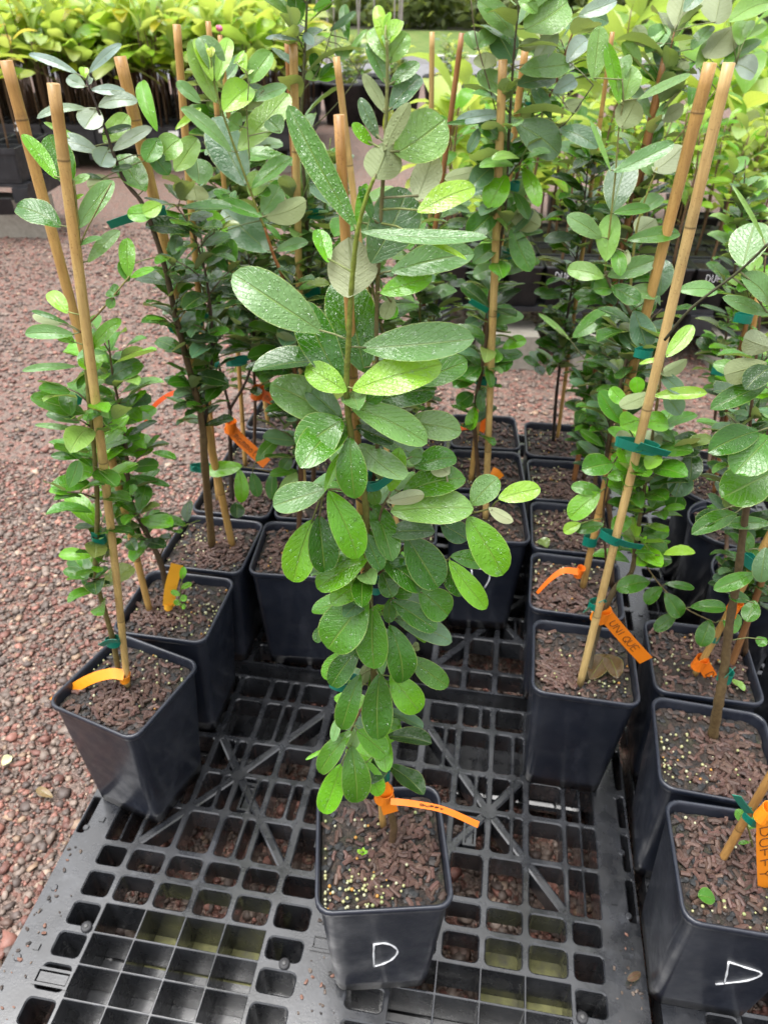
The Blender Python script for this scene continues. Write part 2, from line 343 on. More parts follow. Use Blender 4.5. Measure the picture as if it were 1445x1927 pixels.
def pallet(label):
    root = thing('plastic_pallet', label, 'pallet', group='black plastic pallets under the pots')
    d = MB(); fl = MB(); ru = MB(); frames = []
    rg = random.Random(5)
    for i in range(len(CL) - 1):
        for j in range(len(RL) - 1):
            x0, x1, y0, y1 = CL[i], CL[i + 1], RL[j], RL[j + 1]
            cm = (x0 + x1) / 2; rm = (y0 + y1) / 2; ac = abs(cm); mid = abs(rm) < .1725
            sg = 1 if cm > 0 else -1
            if ac > .45:
                if mid: solid(d, x0, x1, y0, y1)
                else:                               # slot along the outer edge
                    ex = (x1 - .016, x1 - .004) if sg > 0 else (x0 + .004, x0 + .016)
                    cell(d, x0, x1, y0, y1, (ex[0] - x0, x1 - ex[1]), (.008, .008), .003, .05)
            elif ac > .392:
                if mid: cell(d, x0, x1, y0, y1, (.006, .006), (.007, .007), .007, .09)
                else:
                    xm = cm; cell(d, x0, xm, y0, y1, (.003, .002), (.004, .004), .004, .07); cell(d, xm, x1, y0, y1, (.002, .003), (.004, .004), .004, .07)
            elif ac > .107:
                if -.1325 < rm < .0675: cell(d, x0, x1, y0, y1, (.0018, .0018), (.0018, .0018), .0012, .085, .001)
                elif mid: cell(d, x0, x1, y0, y1, (.0062, .0062), (.0058, .0058), .008, .05)
                else:
                    if rg.random() < .22:           # a cell split by a narrow rib
                        xm = x0 + .62 * (x1 - x0)
                        cell(d, x0, xm, y0, y1, (.0062, .004), (.006, .006), .007, .05); cell(d, xm, x1, y0, y1, (.004, .0062), (.006, .006), .006, .05)
                    else: cell(d, x0, x1, y0, y1, (.0062, .0062), (.006, .006), .008, .05)
            elif ac > .035:
                if mid: cell(d, x0, x1, y0, y1, (.007, .007) if sg < 0 else (.007, .007), (.008, .008), .008, .09)
                else: cell(d, x0, x1, y0, y1, (.010, .022) if sg < 0 else (.022, .010), (.006, .006), .006, .09)
            else:
                if mid: solid(d, x0, x1, y0, y1)
                else: cell(d, x0, x1, y0, y1, (.006, .006), (.006, .006), .006, .09)
    for (sx, sy) in ((-1, 1), (1, 1), (-1, -1), (1, -1)):
        h = (sx * .248, sy * .3485)
        for ex, ey in ((.392, .1725), (.107, .1725), (.107, .5375), (.392, .5375)):
            bar(d, h, (sx * ex, sy * ey), .0165, -.0008, -.042)
        a = [(h[0] + .017 * math.cos(R(45 * q)), h[1] + .017 * math.sin(R(45 * q)), .0012) for q in range(8)]
        d.add(a, [tuple(range(8))])
    # skirt
    X, Y = .51, .6025
    for p, q in (((-X, -Y), (X, -Y)), ((X, -Y), (X, Y)), ((X, Y), (-X, Y)), ((-X, Y), (-X, -Y))):
        d.add([(*p, 0), (*q, 0), (*q, -.055), (*p, -.055)], [(3, 2, 1, 0)])
        p2 = (p[0] * .988, p[1] * .988); q2 = (q[0] * .988, q[1] * .988)
        d.add([(*p2, -.055), (*q2, -.055), (*q2, -.001), (*p2, -.001)], [(3, 2, 1, 0)])
    # raised slot frames, little square bosses, round edge holes (as real pits in the outer strip)
    for (cx, cy, rz) in ((-.42, -.06, 0), (0, -.075, 0), (0, .06, 0), (.42, -.07, 0), (.215, .30, 1), (-.215, .30, 1), (-.052, .25, 1), (.052, .25, 1)):
        lx, ly = (.030, .013) if not rz else (.012, .030); pl = MB(); frames.append(pl)
        for (a0, a1, b0, b1) in ((-lx, lx, ly - .004, ly), (-lx, lx, -ly, -ly + .004), (-lx, -lx + .004, -ly + .004, ly - .004), (lx - .004, lx, -ly + .004, ly - .004)):
            pl.box(cx + a0, cx + a1, cy + b0, cy + b1, -.03 if rz else .0005, .0042)
        pl.box(cx - lx + .006, cx + lx - .006, cy - ly + .006, cy + ly - .006, -.02 if rz else .0004, .0016 if not rz else -.004, (.1, .1, .1))
    for sx in (-1, 1):
        for q in range(9):
            y = -.5 + q * .115
            d.tube([(sx * .492, y, .0006), (sx * .492, y, .0022)], [.0062, .0048], 10)
        for y in (-.28, -.02, .21): d.box(sx * .47 - .005, sx * .47 + .005, y - .005, y + .005, .0005, .003)
    # feet floors and runners
    for cx in (-.25, 0, .25):
        for cy in (-.1, ):
            fl.box(cx * 1.0 - .145 if cx else -.1, cx + .145 if cx else .1, -.16, .012, -.092, -.086)
    for cy in (-.54, 0, .54): ru.box(-.5, .5, cy - .05, cy + .05, -PZ + .004, -PZ + .02)
    for cx in (-.45, -.02, .45):
        for cy in (-.54, 0, .54): ru.box(cx - .045, cx + .045, cy - .042, cy + .042, -PZ + .02, -.088)
    for cx in (-.3, .3): ru.tube([(cx - .13, .43, -.075), (cx + .13, .43, -.075)], .014, 10)
    d.build('deck', M['pallet'], root); fl.build('foot_floor', M['pallet'], root); ru.build('runner', M['pallet'], root)
    for pl in frames: pl.build('slot_frame', M['pallet'], root)
    for (cx, cy) in ((-.405, .022), (.10 - .165, .02), (.405, .02)):
        mb = MB(); mb.tube([(cx, cy, .0004), (cx, cy, .004), (cx, cy, .005)], [.009, .009, .006], 12, (.03, .03, .033)); mb.tube([(cx, cy, .005), (cx, cy, .0065)], [.004, .003], 8, (.10, .10, .10)); mb.build('plug', M['plain'], root, True)
    return root
ca, sa = math.cos(TH), math.sin(TH)
def pab(a, bb): return (a * ca - bb * sa, a * sa + bb * ca)
p0 = pallet('near black plastic grid pallet with the central feijoa pot standing on it')
p0.location = (*pab(-.163, .5025), PZ); p0.rotation_euler.z = TH
for (a, bb, lb) in ((.875, .50, 'black plastic pallet at right edge under the column of pots marked D in front'),
                    (-.163, 1.745, 'black plastic pallet behind the near one, carrying the rear left rows of pots'),
                    (.91, 1.745, 'wet black plastic pallet at rear right beside the round pots')):
    c = copy_tree(p0); c.location = (*pab(a, bb), PZ); c.rotation_euler.z = TH; c['label'] = lb
for (px, wd, dp, lb) in (((400, 1790), .24, .10, 'yellow green mossy concrete paver under left part of the near pallet'),
                         ((985, 1838), .15, .10, 'yellow green mossy concrete paver under right part of the near pallet')):
    q = on_z(*px, .05); b = MB()
    b.box(-wd / 2, wd / 2, -dp / 2, dp / 2, 0.0, .05)
    o = b.build('concrete_paver', M['moss'], loc=(q[0], q[1], .002)); o.rotation_euler.z = TH; tag(o, lb, 'paver')

# ------------------------------------------------------------ pots
POTH, HT, HB = .285, .0938, .071
def rsq(h, r, n=4):
    out = []
    for (cx, cy, a0) in ((h - r, h - r, 0), (-h + r, h - r, 90), (-h + r, -h + r, 180), (h - r, -h + r, 270)):
        for j in range(n + 1):
            a = R(a0 + 90 * j / n); out.append((cx + r * math.cos(a), cy + r * math.sin(a)))
    return out
def loft(b, rings, col=(.5, .5, .5), closed_bottom=False):
    n = len(rings[0][0]); V = []; F = []
    for ring, z in rings: V += [(x, y, z) for x, y in ring]
    for i in range(len(rings) - 1):
        for k_ in range(n):
            q = (k_ + 1) % n; F.append((i * n + k_, i * n + q, (i + 1) * n + q, (i + 1) * n + k_))
    if closed_bottom: F.append(tuple(range(n))[::-1])
    b.add(V, F, col)
def pot_body():
    b = MB()
    rings = [(rsq(HB, .016), .004), (rsq(HB + .0012, .017), .0), (rsq(HB + .0035, .018), .03)]
    for t_ in (.25, .5, .75): rings.append((rsq(HB + .0035 + (.0135) * t_, .018), .03 + (POTH - .05) * t_))
    rings += [(rsq(.0880, .019), POTH - .018), (rsq(.0884, .019), POTH - .013), (rsq(.0920, .021), POTH - .012), (rsq(.0930, .0215), POTH - .010), (rsq(.0936, .022), POTH - .003),
              (rsq(.0928, .022), POTH), (rsq(.0905, .021), POTH + .0008), (rsq(.0882, .020), POTH - .001), (rsq(.0872, .020), POTH - .006), (rsq(.0850, .019), POTH - .05)]
    loft(b, rings, closed_bottom=True)
    return b
def round_body():
    b = MB(); n = 28
    def c(r): return [(r * math.cos(6.2832 * i / n), r * math.sin(6.2832 * i / n)) for i in range(n)]
    loft(b, [(c(.066), 0), (c(.069), .002), (c(.086), POTH - .02), (c(.087), POTH - .014), (c(.0925), POTH - .013), (c(.0945), POTH - .004), (c(.0935), POTH), (c(.0905), POTH), (c(.0885), POTH - .004), (c(.084), POTH - .06)], closed_bottom=True)
    return b
def soil_mesh(seed, rnd=False):
    g = random.Random(seed); b = MB(); n = 18; V = []; h = .0852; rc = .018
    for j in range(n + 1):
        for i in range(n + 1):
            x = (-1 + 2 * i / n) * h; y = (-1 + 2 * j / n) * h
            if rnd:
                m_ = max(abs(x), abs(y)); l_ = math.hypot(x, y) + 1e-9; x, y = x / l_ * m_, y / l_ * m_
            else:
                ax, ay = abs(x), abs(y)
                if ax > h - rc and ay > h - rc:
                    dx, dy = ax - h + rc, ay - h + rc; l_ = math.hypot(dx, dy); mx_ = max(dx, dy)
                    ax = h - rc + dx / l_ * mx_; ay = h - rc + dy / l_ * mx_; x = math.copysign(ax, x); y = math.copysign(ay, y)
            V.append((x, y, g.uniform(-.0025, .0025) + .004 * math.exp(-(x * x + y * y) / .002)))
    b.add(V, [(j * (n + 1) + i, j * (n + 1) + i + 1, (j + 1) * (n + 1) + i + 1, (j + 1) * (n + 1) + i) for j in range(n) for i in range(n)])
    return b
def pellets_mesh(seed, n, cx, cy, spread):
    g = random.Random(seed); b = MB()
    for q in range(n):
        for _ in range(20):
            if g.random() < .86: x = g.gauss(cx, spread); y = g.gauss(cy, spread)
            else: x = g.uniform(-.08, .08); y = g.uniform(-.08, .08)
            if abs(x) < .08 and abs(y) < .08: break
        else: continue
        a = g.uniform(0, 6.28); L = g.uniform(.004, .011); r = g.uniform(.0027, .0038); tz = g.uniform(-.25, .25)
        z = .003 + g.uniform(0, .008) * math.exp(-((x - cx) ** 2 + (y - cy) ** 2) / (2 * spread * spread))
        t_ = np.array([math.cos(a), math.sin(a), tz]); s = np.array([-math.sin(a), math.cos(a), 0]) * g.uniform(-.002, .002)
        p = np.array([x, y, z]); cc = np.array([.092, .054, .041]) * g.uniform(.6, 1.45) * np.array([1, g.uniform(.9, 1.05), 1])
        b.tube([p - t_ * L * 1.0, p - t_ * L * .88, p + s, p + t_ * L * .88, p + t_ * L], [r * .55, r, r * g.uniform(.9, 1.12), r, r * .55], 6, cc)
    for q in range(int(n * .9)):                                           # bark chips
        x, y = g.uniform(-.08, .08), g.uniform(-.08, .08); s = g.uniform(.002, .006)
        V = IV * np.array([s * 1.5, s, s * .35]) * (1 + np.array([[g.uniform(-.3, .3)] for _ in range(12)])); a = g.uniform(0, 3.1)
        V = np.stack([V[:, 0] * math.cos(a) - V[:, 1] * math.sin(a) + x, V[:, 0] * math.sin(a) + V[:, 1] * math.cos(a) + y, V[:, 2] + .003], 1)
        b.add(V, [tuple(f) for f in IF], np.array(g.choice([(.02, .018, .018), (.035, .028, .025), (.06, .038, .03), (.016, .018, .02)])))
    return b
OV = np.array([(0, 0, 1), (1, 0, 0), (0, 1, 0), (-1, 0, 0), (0, -1, 0), (0, 0, -1)], float)
def prills_mesh(seed, n, cx, cy, sp):
    g = random.Random(seed); b = MB()
    for q in range(int(n * .7)):
        x = max(-.08, min(.08, g.gauss(cx, sp) if g.random() < .7 else g.uniform(-.08, .08))); y = max(-.08, min(.08, g.gauss(cy, sp * .6) if g.random() < .7 else g.uniform(-.08, .08)))
        r = g.uniform(.0016, .0030); c = g.choice([(.55, .55, .26)] * 4 + [(.62, .62, .40)] * 3 + [(.60, .30, .06)] + [(.42, .48, .20)])
        b.add(IV * r + np.array([x, y, .004 + r + g.uniform(0, .003)]), [tuple(f) for f in IF], np.array(c) * .62)
    return b
PB = pot_body(); RB = round_body()
SQ_ME = None; RD_ME = None
far_sets = []
POTS = {}
def mk_pot(key, x, y, rot, label, near=True, pel=(0, 0, .035), pri=(-.03, -.05, .04), rnd=False, npri=70):
    global SQ_ME, RD_ME
    root = thing('nursery_pot', label, 'pot', (x, y, PZ + .0045), R(rot), 'black pots of feijoa plants')
    if (RD_ME if rnd else SQ_ME) is None:
        o = (RB if rnd else PB).build('pot_body', M['pot'], root, True)
        if rnd: RD_ME = o.data
        else: SQ_ME = o.data
    else:
        o = bpy.data.objects.new('pot_body', RD_ME if rnd else SQ_ME); COL.objects.link(o); o.parent = root
    sd = hash_seed(key)
    zs = POTH - .020
    if near or not far_sets:
        s = soil_mesh(sd, rnd).build('potting_mix', M['soil'], root, True, (0, 0, zs))
        p = pellets_mesh(sd + 1, 260 if near else 110, *pel).build('fertiliser_pellets', M['grain'], root, False, (0, 0, zs)); p['kind'] = 'stuff'
        r_ = prills_mesh(sd + 2, npri, *pri).build('fertiliser_prills', M['prill'], root, True, (0, 0, zs)); r_['kind'] = 'stuff'
        if not near: far_sets.append((s, p, r_))
    else:
        for src in far_sets[0]:
            c = src.copy(); COL.objects.link(c); c.parent = root
            if not rnd: c.rotation_euler.z = R(90 * (sd % 4))
            else: c.scale = (.72, .72, 1)
    POTS[key] = (x, y, R(rot), root)
    return root
def hash_seed(s): return sum((i + 3) * ord(ch) * 7 for i, ch in enumerate(s))
ZS = PZ + .0045 + POTH - .016                                                     # soil level
mk_pot('A', .0042, .5878, 4, 'square black pot with white letter D standing alone in front centre', pel=(.02, .0, .04), pri=(-.045, -.055, .035), npri=120)
mk_pot('B', -.4464, .8801, -23.4, 'square black pot turned askew at the front left corner of the pallet', pel=(.0, -.01, .04), pri=(-.02, .04, .05))
mk_pot('C', -.4068, 1.0826, -8.6, 'square black pot touching the askew front left pot from behind', pel=(-.02, -.01, .035), pri=(.04, .0, .04), npri=110)
mk_pot('D', -.3748, 1.2813, -8.2, 'third square black pot from the front in the left row', pel=(.01, .0, .04), pri=(-.04, .02, .04))
mk_pot('E', -.1829, 1.2665, -4.1, 'square black pot beside the left row, behind the central feijoa', pel=(.0, .0, .05), pri=(.03, -.03, .04))
mk_pot('F1', .3693, .9519, -9.4, 'square black pot with a dry brown leaf on its soil, right of centre', pel=(-.045, -.02, .03), pri=(.01, -.03, .05))
mk_pot('F2', .3962, 1.1616, -10.1, 'square black pot directly behind the pot holding the dry brown leaf', pel=(-.02, -.02, .04), pri=(-.02, .06, .04), npri=50)
mk_pot('G1', .5095, .5644, -9, 'large near square pot with white D cut by the right edge', pel=(.0, .02, .05), pri=(.03, -.06, .04))
mk_pot('G2', .5413, .7614, -11.8, 'square black pot behind the right edge pot marked D, thick bare trunk inside', pel=(.04, -.02, .035), pri=(-.05, -.03, .04))
mk_pot('G3', .585, .9576, -9.1, 'square black pot with dark soil and few pellets, third in right edge column', pel=(.06, .06, .05), pri=(-.02, .0, .05), npri=60)
FARP = [('D2', -.345, 1.48, -8, 'fourth square black pot from the front in the left row'), ('D3', -.315, 1.68, -8, 'fifth square black pot from the front in the left row'),
        ('D4', -.285, 1.88, -8, 'rearmost square black pot of the left row by the gravel'),
        ('E2', -.155, 1.465, -5, 'square black pot mostly hidden behind the lowest left leaves of the central feijoa'), ('E3', -.125, 1.665, -5, 'small looking square pot peeking out left of the central stem, rear rows'),
        ('J1', .075, 1.80, -4, 'rear square pot seen just right of the central stake'), ('J2', .05, 1.60, -4, 'square pot hidden by the right hand leaves of the central feijoa'), ('J3', .03, 1.38, -4, 'square pot straight behind the central stake, covered by leaves'),
        ('I1', .2725, 1.8016, -3, 'rearmost square pot of the row right of the central feijoa'), ('I2', .2588, 1.6022, -2.5, 'middle square pot of the row right of the central feijoa'),
        ('I3', .238, 1.395, -3, 'nearest square pot of the row right of the central feijoa, white letter half covered'),
        ('H1', .4727, 1.7583, -6.6, 'rearmost square pot in the row behind the dry leaf pot'), ('H2', .452, 1.5572, -5.2, 'square pot with yellowish moss patches, second from the back behind the dry leaf pot'),
        ('H3', .4284, 1.36, -7.6, 'square pot third in the row behind the dry leaf pot'), ('M3', .80, .90, -9, 'square pot barely visible at right edge beside the orange tags')]
for k_, x, y, r_, lb in FARP:
    mk_pot(k_, x, y, r_, lb, k_ in ('H3', 'H2', 'D2'), pel=(.01, .0, .05), pri=(-.04, .03, .04))
for k_, px, lb in (('R1', (1345, 912), 'round black pot furthest back among the three at right'), ('R2', (1372, 985), 'middle round black pot of the three at right'), ('R3', (1425, 1085), 'nearest round black pot of the three at right, rim catching light')):
    q = on_z(*px, PZ + POTH); mk_pot(k_, q[0], q[1], 0, lb, False, rnd=True)

def face_pt(key, px):
    x, y, r, _ = POTS[key]; c, s = math.cos(r), math.sin(r)
    # front face plane of the pot
    z0, z1 = PZ + .0045 + .03, PZ + .0045 + POTH - .018
    P0 = np.array([x + s * (HB + .0035), y - c * (HB + .0035), z0]); P1 = np.array([x + s * .088, y - c * .088, z1])
    n_ = np.cross(np.array([c, s, 0]), P1 - P0); n_ = unit(n_)
    if n_[1] > 0: n_ = -n_
    d = ray(*px); t_ = np.dot(P0 + n_ * .0009 - CAMP, n_) / np.dot(d, n_)
    return CAMP + d * t_
def pot_letter(key, strokes, wpx):
    b = MB(); root = POTS[key][3]; bpy.context.view_layer.update()
    inv = root.matrix_world.inverted()
    for st in strokes:
        P = smooth_path([face_pt(key, p) for p in st], 4)
        P = [np.array(inv @ Vector(p)) for p in P]
        b.tube(P, [.0011 * wpx * (1 + .25 * math.sin(i * 1.7)) for i in range(len(P))], 6, (.78, .8, .82))
    b.build('lettering', M['ink'], [q for q in root.children if q.name.startswith('pot_body')][0], True)
def smooth_path(P, k_=6):
    P = [np.asarray(p, float) for p in P]
    if len(P) < 3: return [P[0] + (P[-1] - P[0]) * i / k_ for i in range(k_ + 1)]
    Q = [2 * P[0] - P[1]] + P + [2 * P[-1] - P[-2]]; out = []
    for i in range(1, len(Q) - 2):
        a, b_, c, d = Q[i - 1:i + 3]
        for j in range(k_):
            t_ = j / k_; out.append(.5 * ((2 * b_) + (-a + c) * t_ + (2 * a - 5 * b_ + 4 * c - d) * t_ ** 2 + (-a + 3 * b_ - 3 * c + d) * t_ ** 3))
    out.append(P[-1]); return out
pot_letter('A', [[(704, 1776), (703, 1795), (704, 1818)], [(704, 1777), (725, 1775), (742, 1782), (748, 1792), (738, 1805), (720, 1814), (704, 1818)]], 1.3)
pot_letter('G1', [[(1370, 1810), (1367, 1830), (1362, 1850)], [(1370, 1810), (1400, 1820), (1432, 1832), (1405, 1845), (1346, 1852)]], 1.2)
pot_letter('I3', [[(887, 1072), (890, 1100)], [(893, 1068), (915, 1074), (921, 1088), (912, 1106)]], 1.6)
# small things lying on the soil
def local_blade(name, key, px, pts_px, wpx, col, label, cat):
    pass

# ------------------------------------------------------------ leaves and stems
PAL = {'dusty': (.135, .275, .085), 'blue': (.085, .180, .085), 'light': (.195, .375, .085), 'mid': (.058, .195, .009), 'deep': (.033, .132, .005), 'dark': (.020, .070, .010),
       'lime': (.255, .490, .040), 'bright': (.125, .365, .008), 'silver': (.25, .34, .29), 'olive': (.15, .21, .05), 'cream': (.60, .66, .40), 'grey': (.30, .35, .21), 'yellow': (.45, .50, .07)}
PROF_U = np.array([0, .04, .12, .22, .34, .46, .58, .70, .81, .90, .96, 1.0])
def prof(u, a=.74, b_=.56):
    m_ = a / (a + b_); return (u ** a * (1 - u) ** b_) / (m_ ** a * (1 - m_) ** b_)
PW = prof(PROF_U) + np.array([.05, .03] + [0] * 8 + [0, .03]); VV = np.array([-1, -.6, -.22, 0, .22, .6, 1]); VV5 = np.array([-1, -.5, 0, .5, 1])
def add_leaf(b, P, T, n_, wd, col, g, fold=None, bulge=None, hi=True, drops=None, under=False):
    P = np.asarray(P, float); T = np.asarray(T, float); ax = T - P; L = np.linalg.norm(ax); ax = ax / L
    n_ = unit(n_ - ax * np.dot(n_, ax)); s = np.cross(n_, ax)
    fold = g.uniform(.12, .55) if fold is None else fold * 1.5 + .06
    bulge = g.uniform(-.02, .13) if bulge is None else bulge
    U = PROF_U if hi else PROF_U[[0, 2, 4, 6, 8, 10, 11]]; W_ = PW if hi else PW[[0, 2, 4, 6, 8, 10, 11]]; V_ = VV if hi else VV5
    side = g.uniform(-.03, .03); tw = g.uniform(-.25, .25); ph = g.uniform(0, 6.28); wv = g.uniform(.0, .05)
    def pt(u, v, w_):
        hw = wd / 2 * w_
        z = fold * (abs(v) ** 1.25) * hw * (.4 + .6 * u) + bulge * L * 4 * u * (1 - u) + tw * v * hw * (u - .3) + wv * wd * math.sin(u * 11 + ph + v) * abs(v)
        return P + ax * (u * L) + s * (v * hw + side * L * math.sin(u * 3.14)) + n_ * z
    Vs = [pt(u, v, w_) for u, w_ in zip(U, W_) for v in V_]; nv = len(V_)
    F = [(i * nv + j, i * nv + j + 1, (i + 1) * nv + j + 1, (i + 1) * nv + j)[::-1] for i in range(len(U) - 1) for j in range(nv - 1)]
    rr = g.random()
    c = np.array(col) * (1 + g.uniform(-.14, .14)) * np.array([1 + g.uniform(-.1, .1), 1, 1 + g.uniform(-.12, .12)])
    b.add(Vs, F, c, [(u, v, rr) for u in U for v in V_])
    if drops is not None:
        dm, cnt = drops
        for _ in range(cnt):
            u = g.uniform(.12, .93); v = g.uniform(-.85, .85); w_ = float(prof(np.array(u)))
            q = pt(u, v, w_); e = 1e-3
            du = pt(u + .02, v, float(prof(np.array(min(u + .02, .99))))) - q; dv = pt(u, v + .05, w_) - q
            nn = unit(np.cross(dv, du)) * -1
            if np.dot(nn, n_) < 0: nn = -nn
            if under: nn = -nn
            r = g.choice([.0007, .0009, .0011, .0012, .0014, .0018, .0023]) * g.uniform(.8, 1.25) * drops_scale
            a_ = unit(du); c_ = np.cross(nn, a_); el = g.uniform(.9, 1.5)
            vs = []
            for ring, (rr_, hh) in enumerate(((1, -.12), (.86, .30), (.5, .56))):
                for k_ in range(8):
                    an = k_ * math.pi / 4; vs.append(q + nn * (hh * r) + a_ * (math.cos(an) * rr_ * r * el) + c_ * (math.sin(an) * rr_ * r))
            vs.append(q + nn * r * .64)
            fs = [(i * 8 + k_, i * 8 + (k_ + 1) % 8, (i + 1) * 8 + (k_ + 1) % 8, (i + 1) * 8 + k_) for i in range(2) for k_ in range(8)] + [(16 + k_, 16 + (k_ + 1) % 8, 24) for k_ in range(8)] + [tuple(range(7, -1, -1))]
            dm.add(vs, fs)
drops_scale = 1.0

class Plant:
    def __init__(s, key, label, seed, Y=None, name='feijoa_plant', group='feijoa plants staked in black pots', cat='plant', drops=False):
        s.key = key; s.g = random.Random(seed); s.leaf = MB(); s.stem = MB(); s.dm = MB() if drops else None; s.lines = []
        s.label = label; s.name = name; s.group = group; s.cat = cat; s.Y = Y; s.base = None; s.dd = drops
    def stem_px(s, px, r0, r1, c0, c1, Yb=None, Yt=None, root=False, k_=6, cp=1.0):
        Yb = s.Y if Yb is None else Yb; Yt = Yb if Yt is None else Yt
        ys = np.array([p[1] for p in px], float); n_ = len(px)
        P = [on_y(p[0], p[1], Yb + (Yt - Yb) * i / (n_ - 1)) for i, p in enumerate(px)]
        if root:
            P[0] = on_z(px[0][0], px[0][1], ZS - .006); s.base = P[0] if s.base is None else s.base
        Q = smooth_path(P, k_); m_ = len(Q); tt = np.linspace(0, 1, m_)
        c = np.array([np.array(c0) * (1 - t_ ** cp) + np.array(c1) * t_ ** cp for t_ in tt])
        rad = np.array([(r0 * (1 - t_) + r1 * t_) * (1 + .10 * math.sin(i * 2.3)) for i, t_ in enumerate(tt)])
        s.stem.tube(Q, rad, 7, c); s.lines.append(np.array(Q)); return np.array(Q)
    def near(s, P):
        best = None
        for L in s.lines:
            d = np.linalg.norm(L - P, axis=1); i = int(d.argmin())
            if best is None or d[i] < best[0]: best = (d[i], L[i])
        return best
    def L(s, bx, by, tx, ty, wpx, kind='mid', lay=0., tip=None, dn=0, up=.6, under=None, fold=None, bulge=None, hi=True, dy=.016):
        """one leaf laid from a base pixel to a tip pixel at the plant's own distance"""
        g = s.g
        Y = s.Y - lay * dy
        P = on_y(bx, by, Y); v = unit(ray((bx + tx) / 2, (by + ty) / 2))
        d = ray(tx, ty); d0 = depth(P)
        T0 = CAMP + d * d0
        kk = g.uniform(-.35, .35) if tip is None else tip
        Lp = np.linalg.norm(T0 - P); T = CAMP + (T0 - CAMP) * (1 + kk * Lp / np.linalg.norm(T0 - CAMP))
        und = kind in ('cream', 'grey', 'olive') if under is None else under
        tocam = -v
        n_ = unit(tocam * 1.0 + UP * up + np.array([g.uniform(-.35, .35), g.uniform(-.2, .2), g.uniform(-.1, .2)]))
        ax = unit(T - P); n2 = unit(n_ - ax * np.dot(n_, ax))
        wm = wpx * d0 / FPX / max(.55, abs(np.dot(n2, tocam)))
        wm *= .93
        if und: n_ = -n_
        nd = 0
        if s.dd and not und and wpx > 24: nd = int(wpx * Lp * FPX / d0 / 190 * s.dd * g.uniform(.6, 1.4)) + 1
        add_leaf(s.leaf, P, T, n_, wm, PAL[kind], g, fold, bulge, hi, (s.dm, nd) if nd else None)
        if s.lines:
            dist, q = s.near(P)
            if .003 < dist < .075:
                mid_ = (P + q) / 2 + UP * dist * .06
                s.stem.tube([q, mid_, P + unit(T - P) * .004], [.0011, .0009, .0009], 5, np.array(PAL[kind]) * .3 + np.array([.22, .22, .10]))
    def grow(s, line, t0, t1, gap, Lb, Lt, pal, el=(5, 35), shoots=.35, wr=(.44, .56), hi=False):
        """opposite leaf pairs, each pair turned a quarter against the last, with short side shoots"""
        g = s.g; seg = np.linalg.norm(np.diff(line, axis=0), axis=1); cum = np.concatenate([[0], np.cumsum(seg)]); tot = cum[-1]
        def at(d): i = min(max(int(np.searchsorted(cum, d)) - 1, 0), len(seg) - 1); return line[i] + (line[i + 1] - line[i]) * ((d - cum[i]) / (seg[i] + 1e-9))
        d = t0 * tot; a = g.uniform(0, 6.28)
        while d < t1 * tot:
            f = (d / tot - t0) / max(t1 - t0, 1e-6); q = at(d); a += 1.57 + g.uniform(-.5, .5)
            for sd in (0, math.pi):
                if g.random() < .08: continue
                s.rleaf(q, a + sd + g.uniform(-.4, .4), g.uniform(*el), (Lb + (Lt - Lb) * f) * g.uniform(.95, 1.6), pal(f, g), wr, hi)
            if g.random() < shoots * .95:
                aa = g.uniform(0, 6.28); ln = g.uniform(.025, .075); dv = np.array([math.cos(aa) * .75, math.sin(aa) * .75, .65]); e = q + dv * ln
                s.stem.tube([q, (q + e) / 2 + UP * .004, e], [.0013, .001, .0008], 5, (.16, .12, .07))
                for j in range(g.choice((2, 3, 3))):
                    w_ = q + (e - q) * (.4 + .3 * j); ab = g.uniform(0, 6.28)
                    for sd in (0, math.pi): s.rleaf(w_, ab + sd, g.uniform(0, 55), (Lb + (Lt - Lb) * f) * g.uniform(.7, 1.15), pal(min(1, f + .15), g), wr, hi)
            d += gap * .74 * g.uniform(.75, 1.3)
    def rleaf(s, q, az, el, L, kind, wr=(.48, .62), hi=False):
        g = s.g; e = R(el); dv = np.array([math.cos(az) * math.cos(e), math.sin(az) * math.cos(e), math.sin(e)])
        P = q + dv * .006; T = P + dv * L - UP * L * g.uniform(0, .25)
        n_ = UP + dv * -.25 + np.array([g.uniform(-.5, .5), g.uniform(-.5, .5), 0])
        und = False
        if kind == 'olive': kind = g.choice(('mid', 'olive'))
        add_leaf(s.leaf, P, T, n_, L * g.uniform(*wr), PAL[kind], g, None, g.uniform(-.02, .14), hi)
    def done(s):
        base = s.base if s.base is not None else np.array([0, s.Y or 1, 0])
        o = thing(s.name, s.label, s.cat, base, 0, s.group)
        off = np.array(base)
        for mb in (s.leaf, s.stem) + ((s.dm,) if s.dm and s.dm.n else ()): mb.v = [v - off for v in mb.v]
        if s.stem.n: s.stem.build('stem', M['bark'], o, True)
        if s.leaf.n: fo = s.leaf.build('foliage', M['leaf'], o, True)
        if s.dm and s.dm.n: d = s.dm.build('water_drops', M['water'], fo, True); d['kind'] = 'stuff'
        return o
def pal_dark(f, g): return g.choice(['dark'] * 3 + ['deep'] * 4 + ['mid', 'mid', 'blue', 'blue', 'olive'])
def pal_green(f, g): return g.choice(['deep', 'mid', 'mid', 'bright', 'dark', 'olive']) if f < .6 else g.choice(['mid', 'mid', 'bright', 'light', 'dusty'])
def pal_bright(f, g): return g.choice(['bright', 'mid', 'bright', 'mid', 'lime', 'deep', 'olive'])
def pal_dusty(f, g): return g.choice(['dusty', 'blue', 'dusty', 'mid', 'light', 'olive'])
def pal_mix(f, g): return (pal_dark if g.random() > f * .9 else pal_dusty)(f, g)
BRN, GRN, TAN, DRK = (.14, .085, .045), (.24, .30, .05), (.26, .15, .06), (.045, .03, .025)
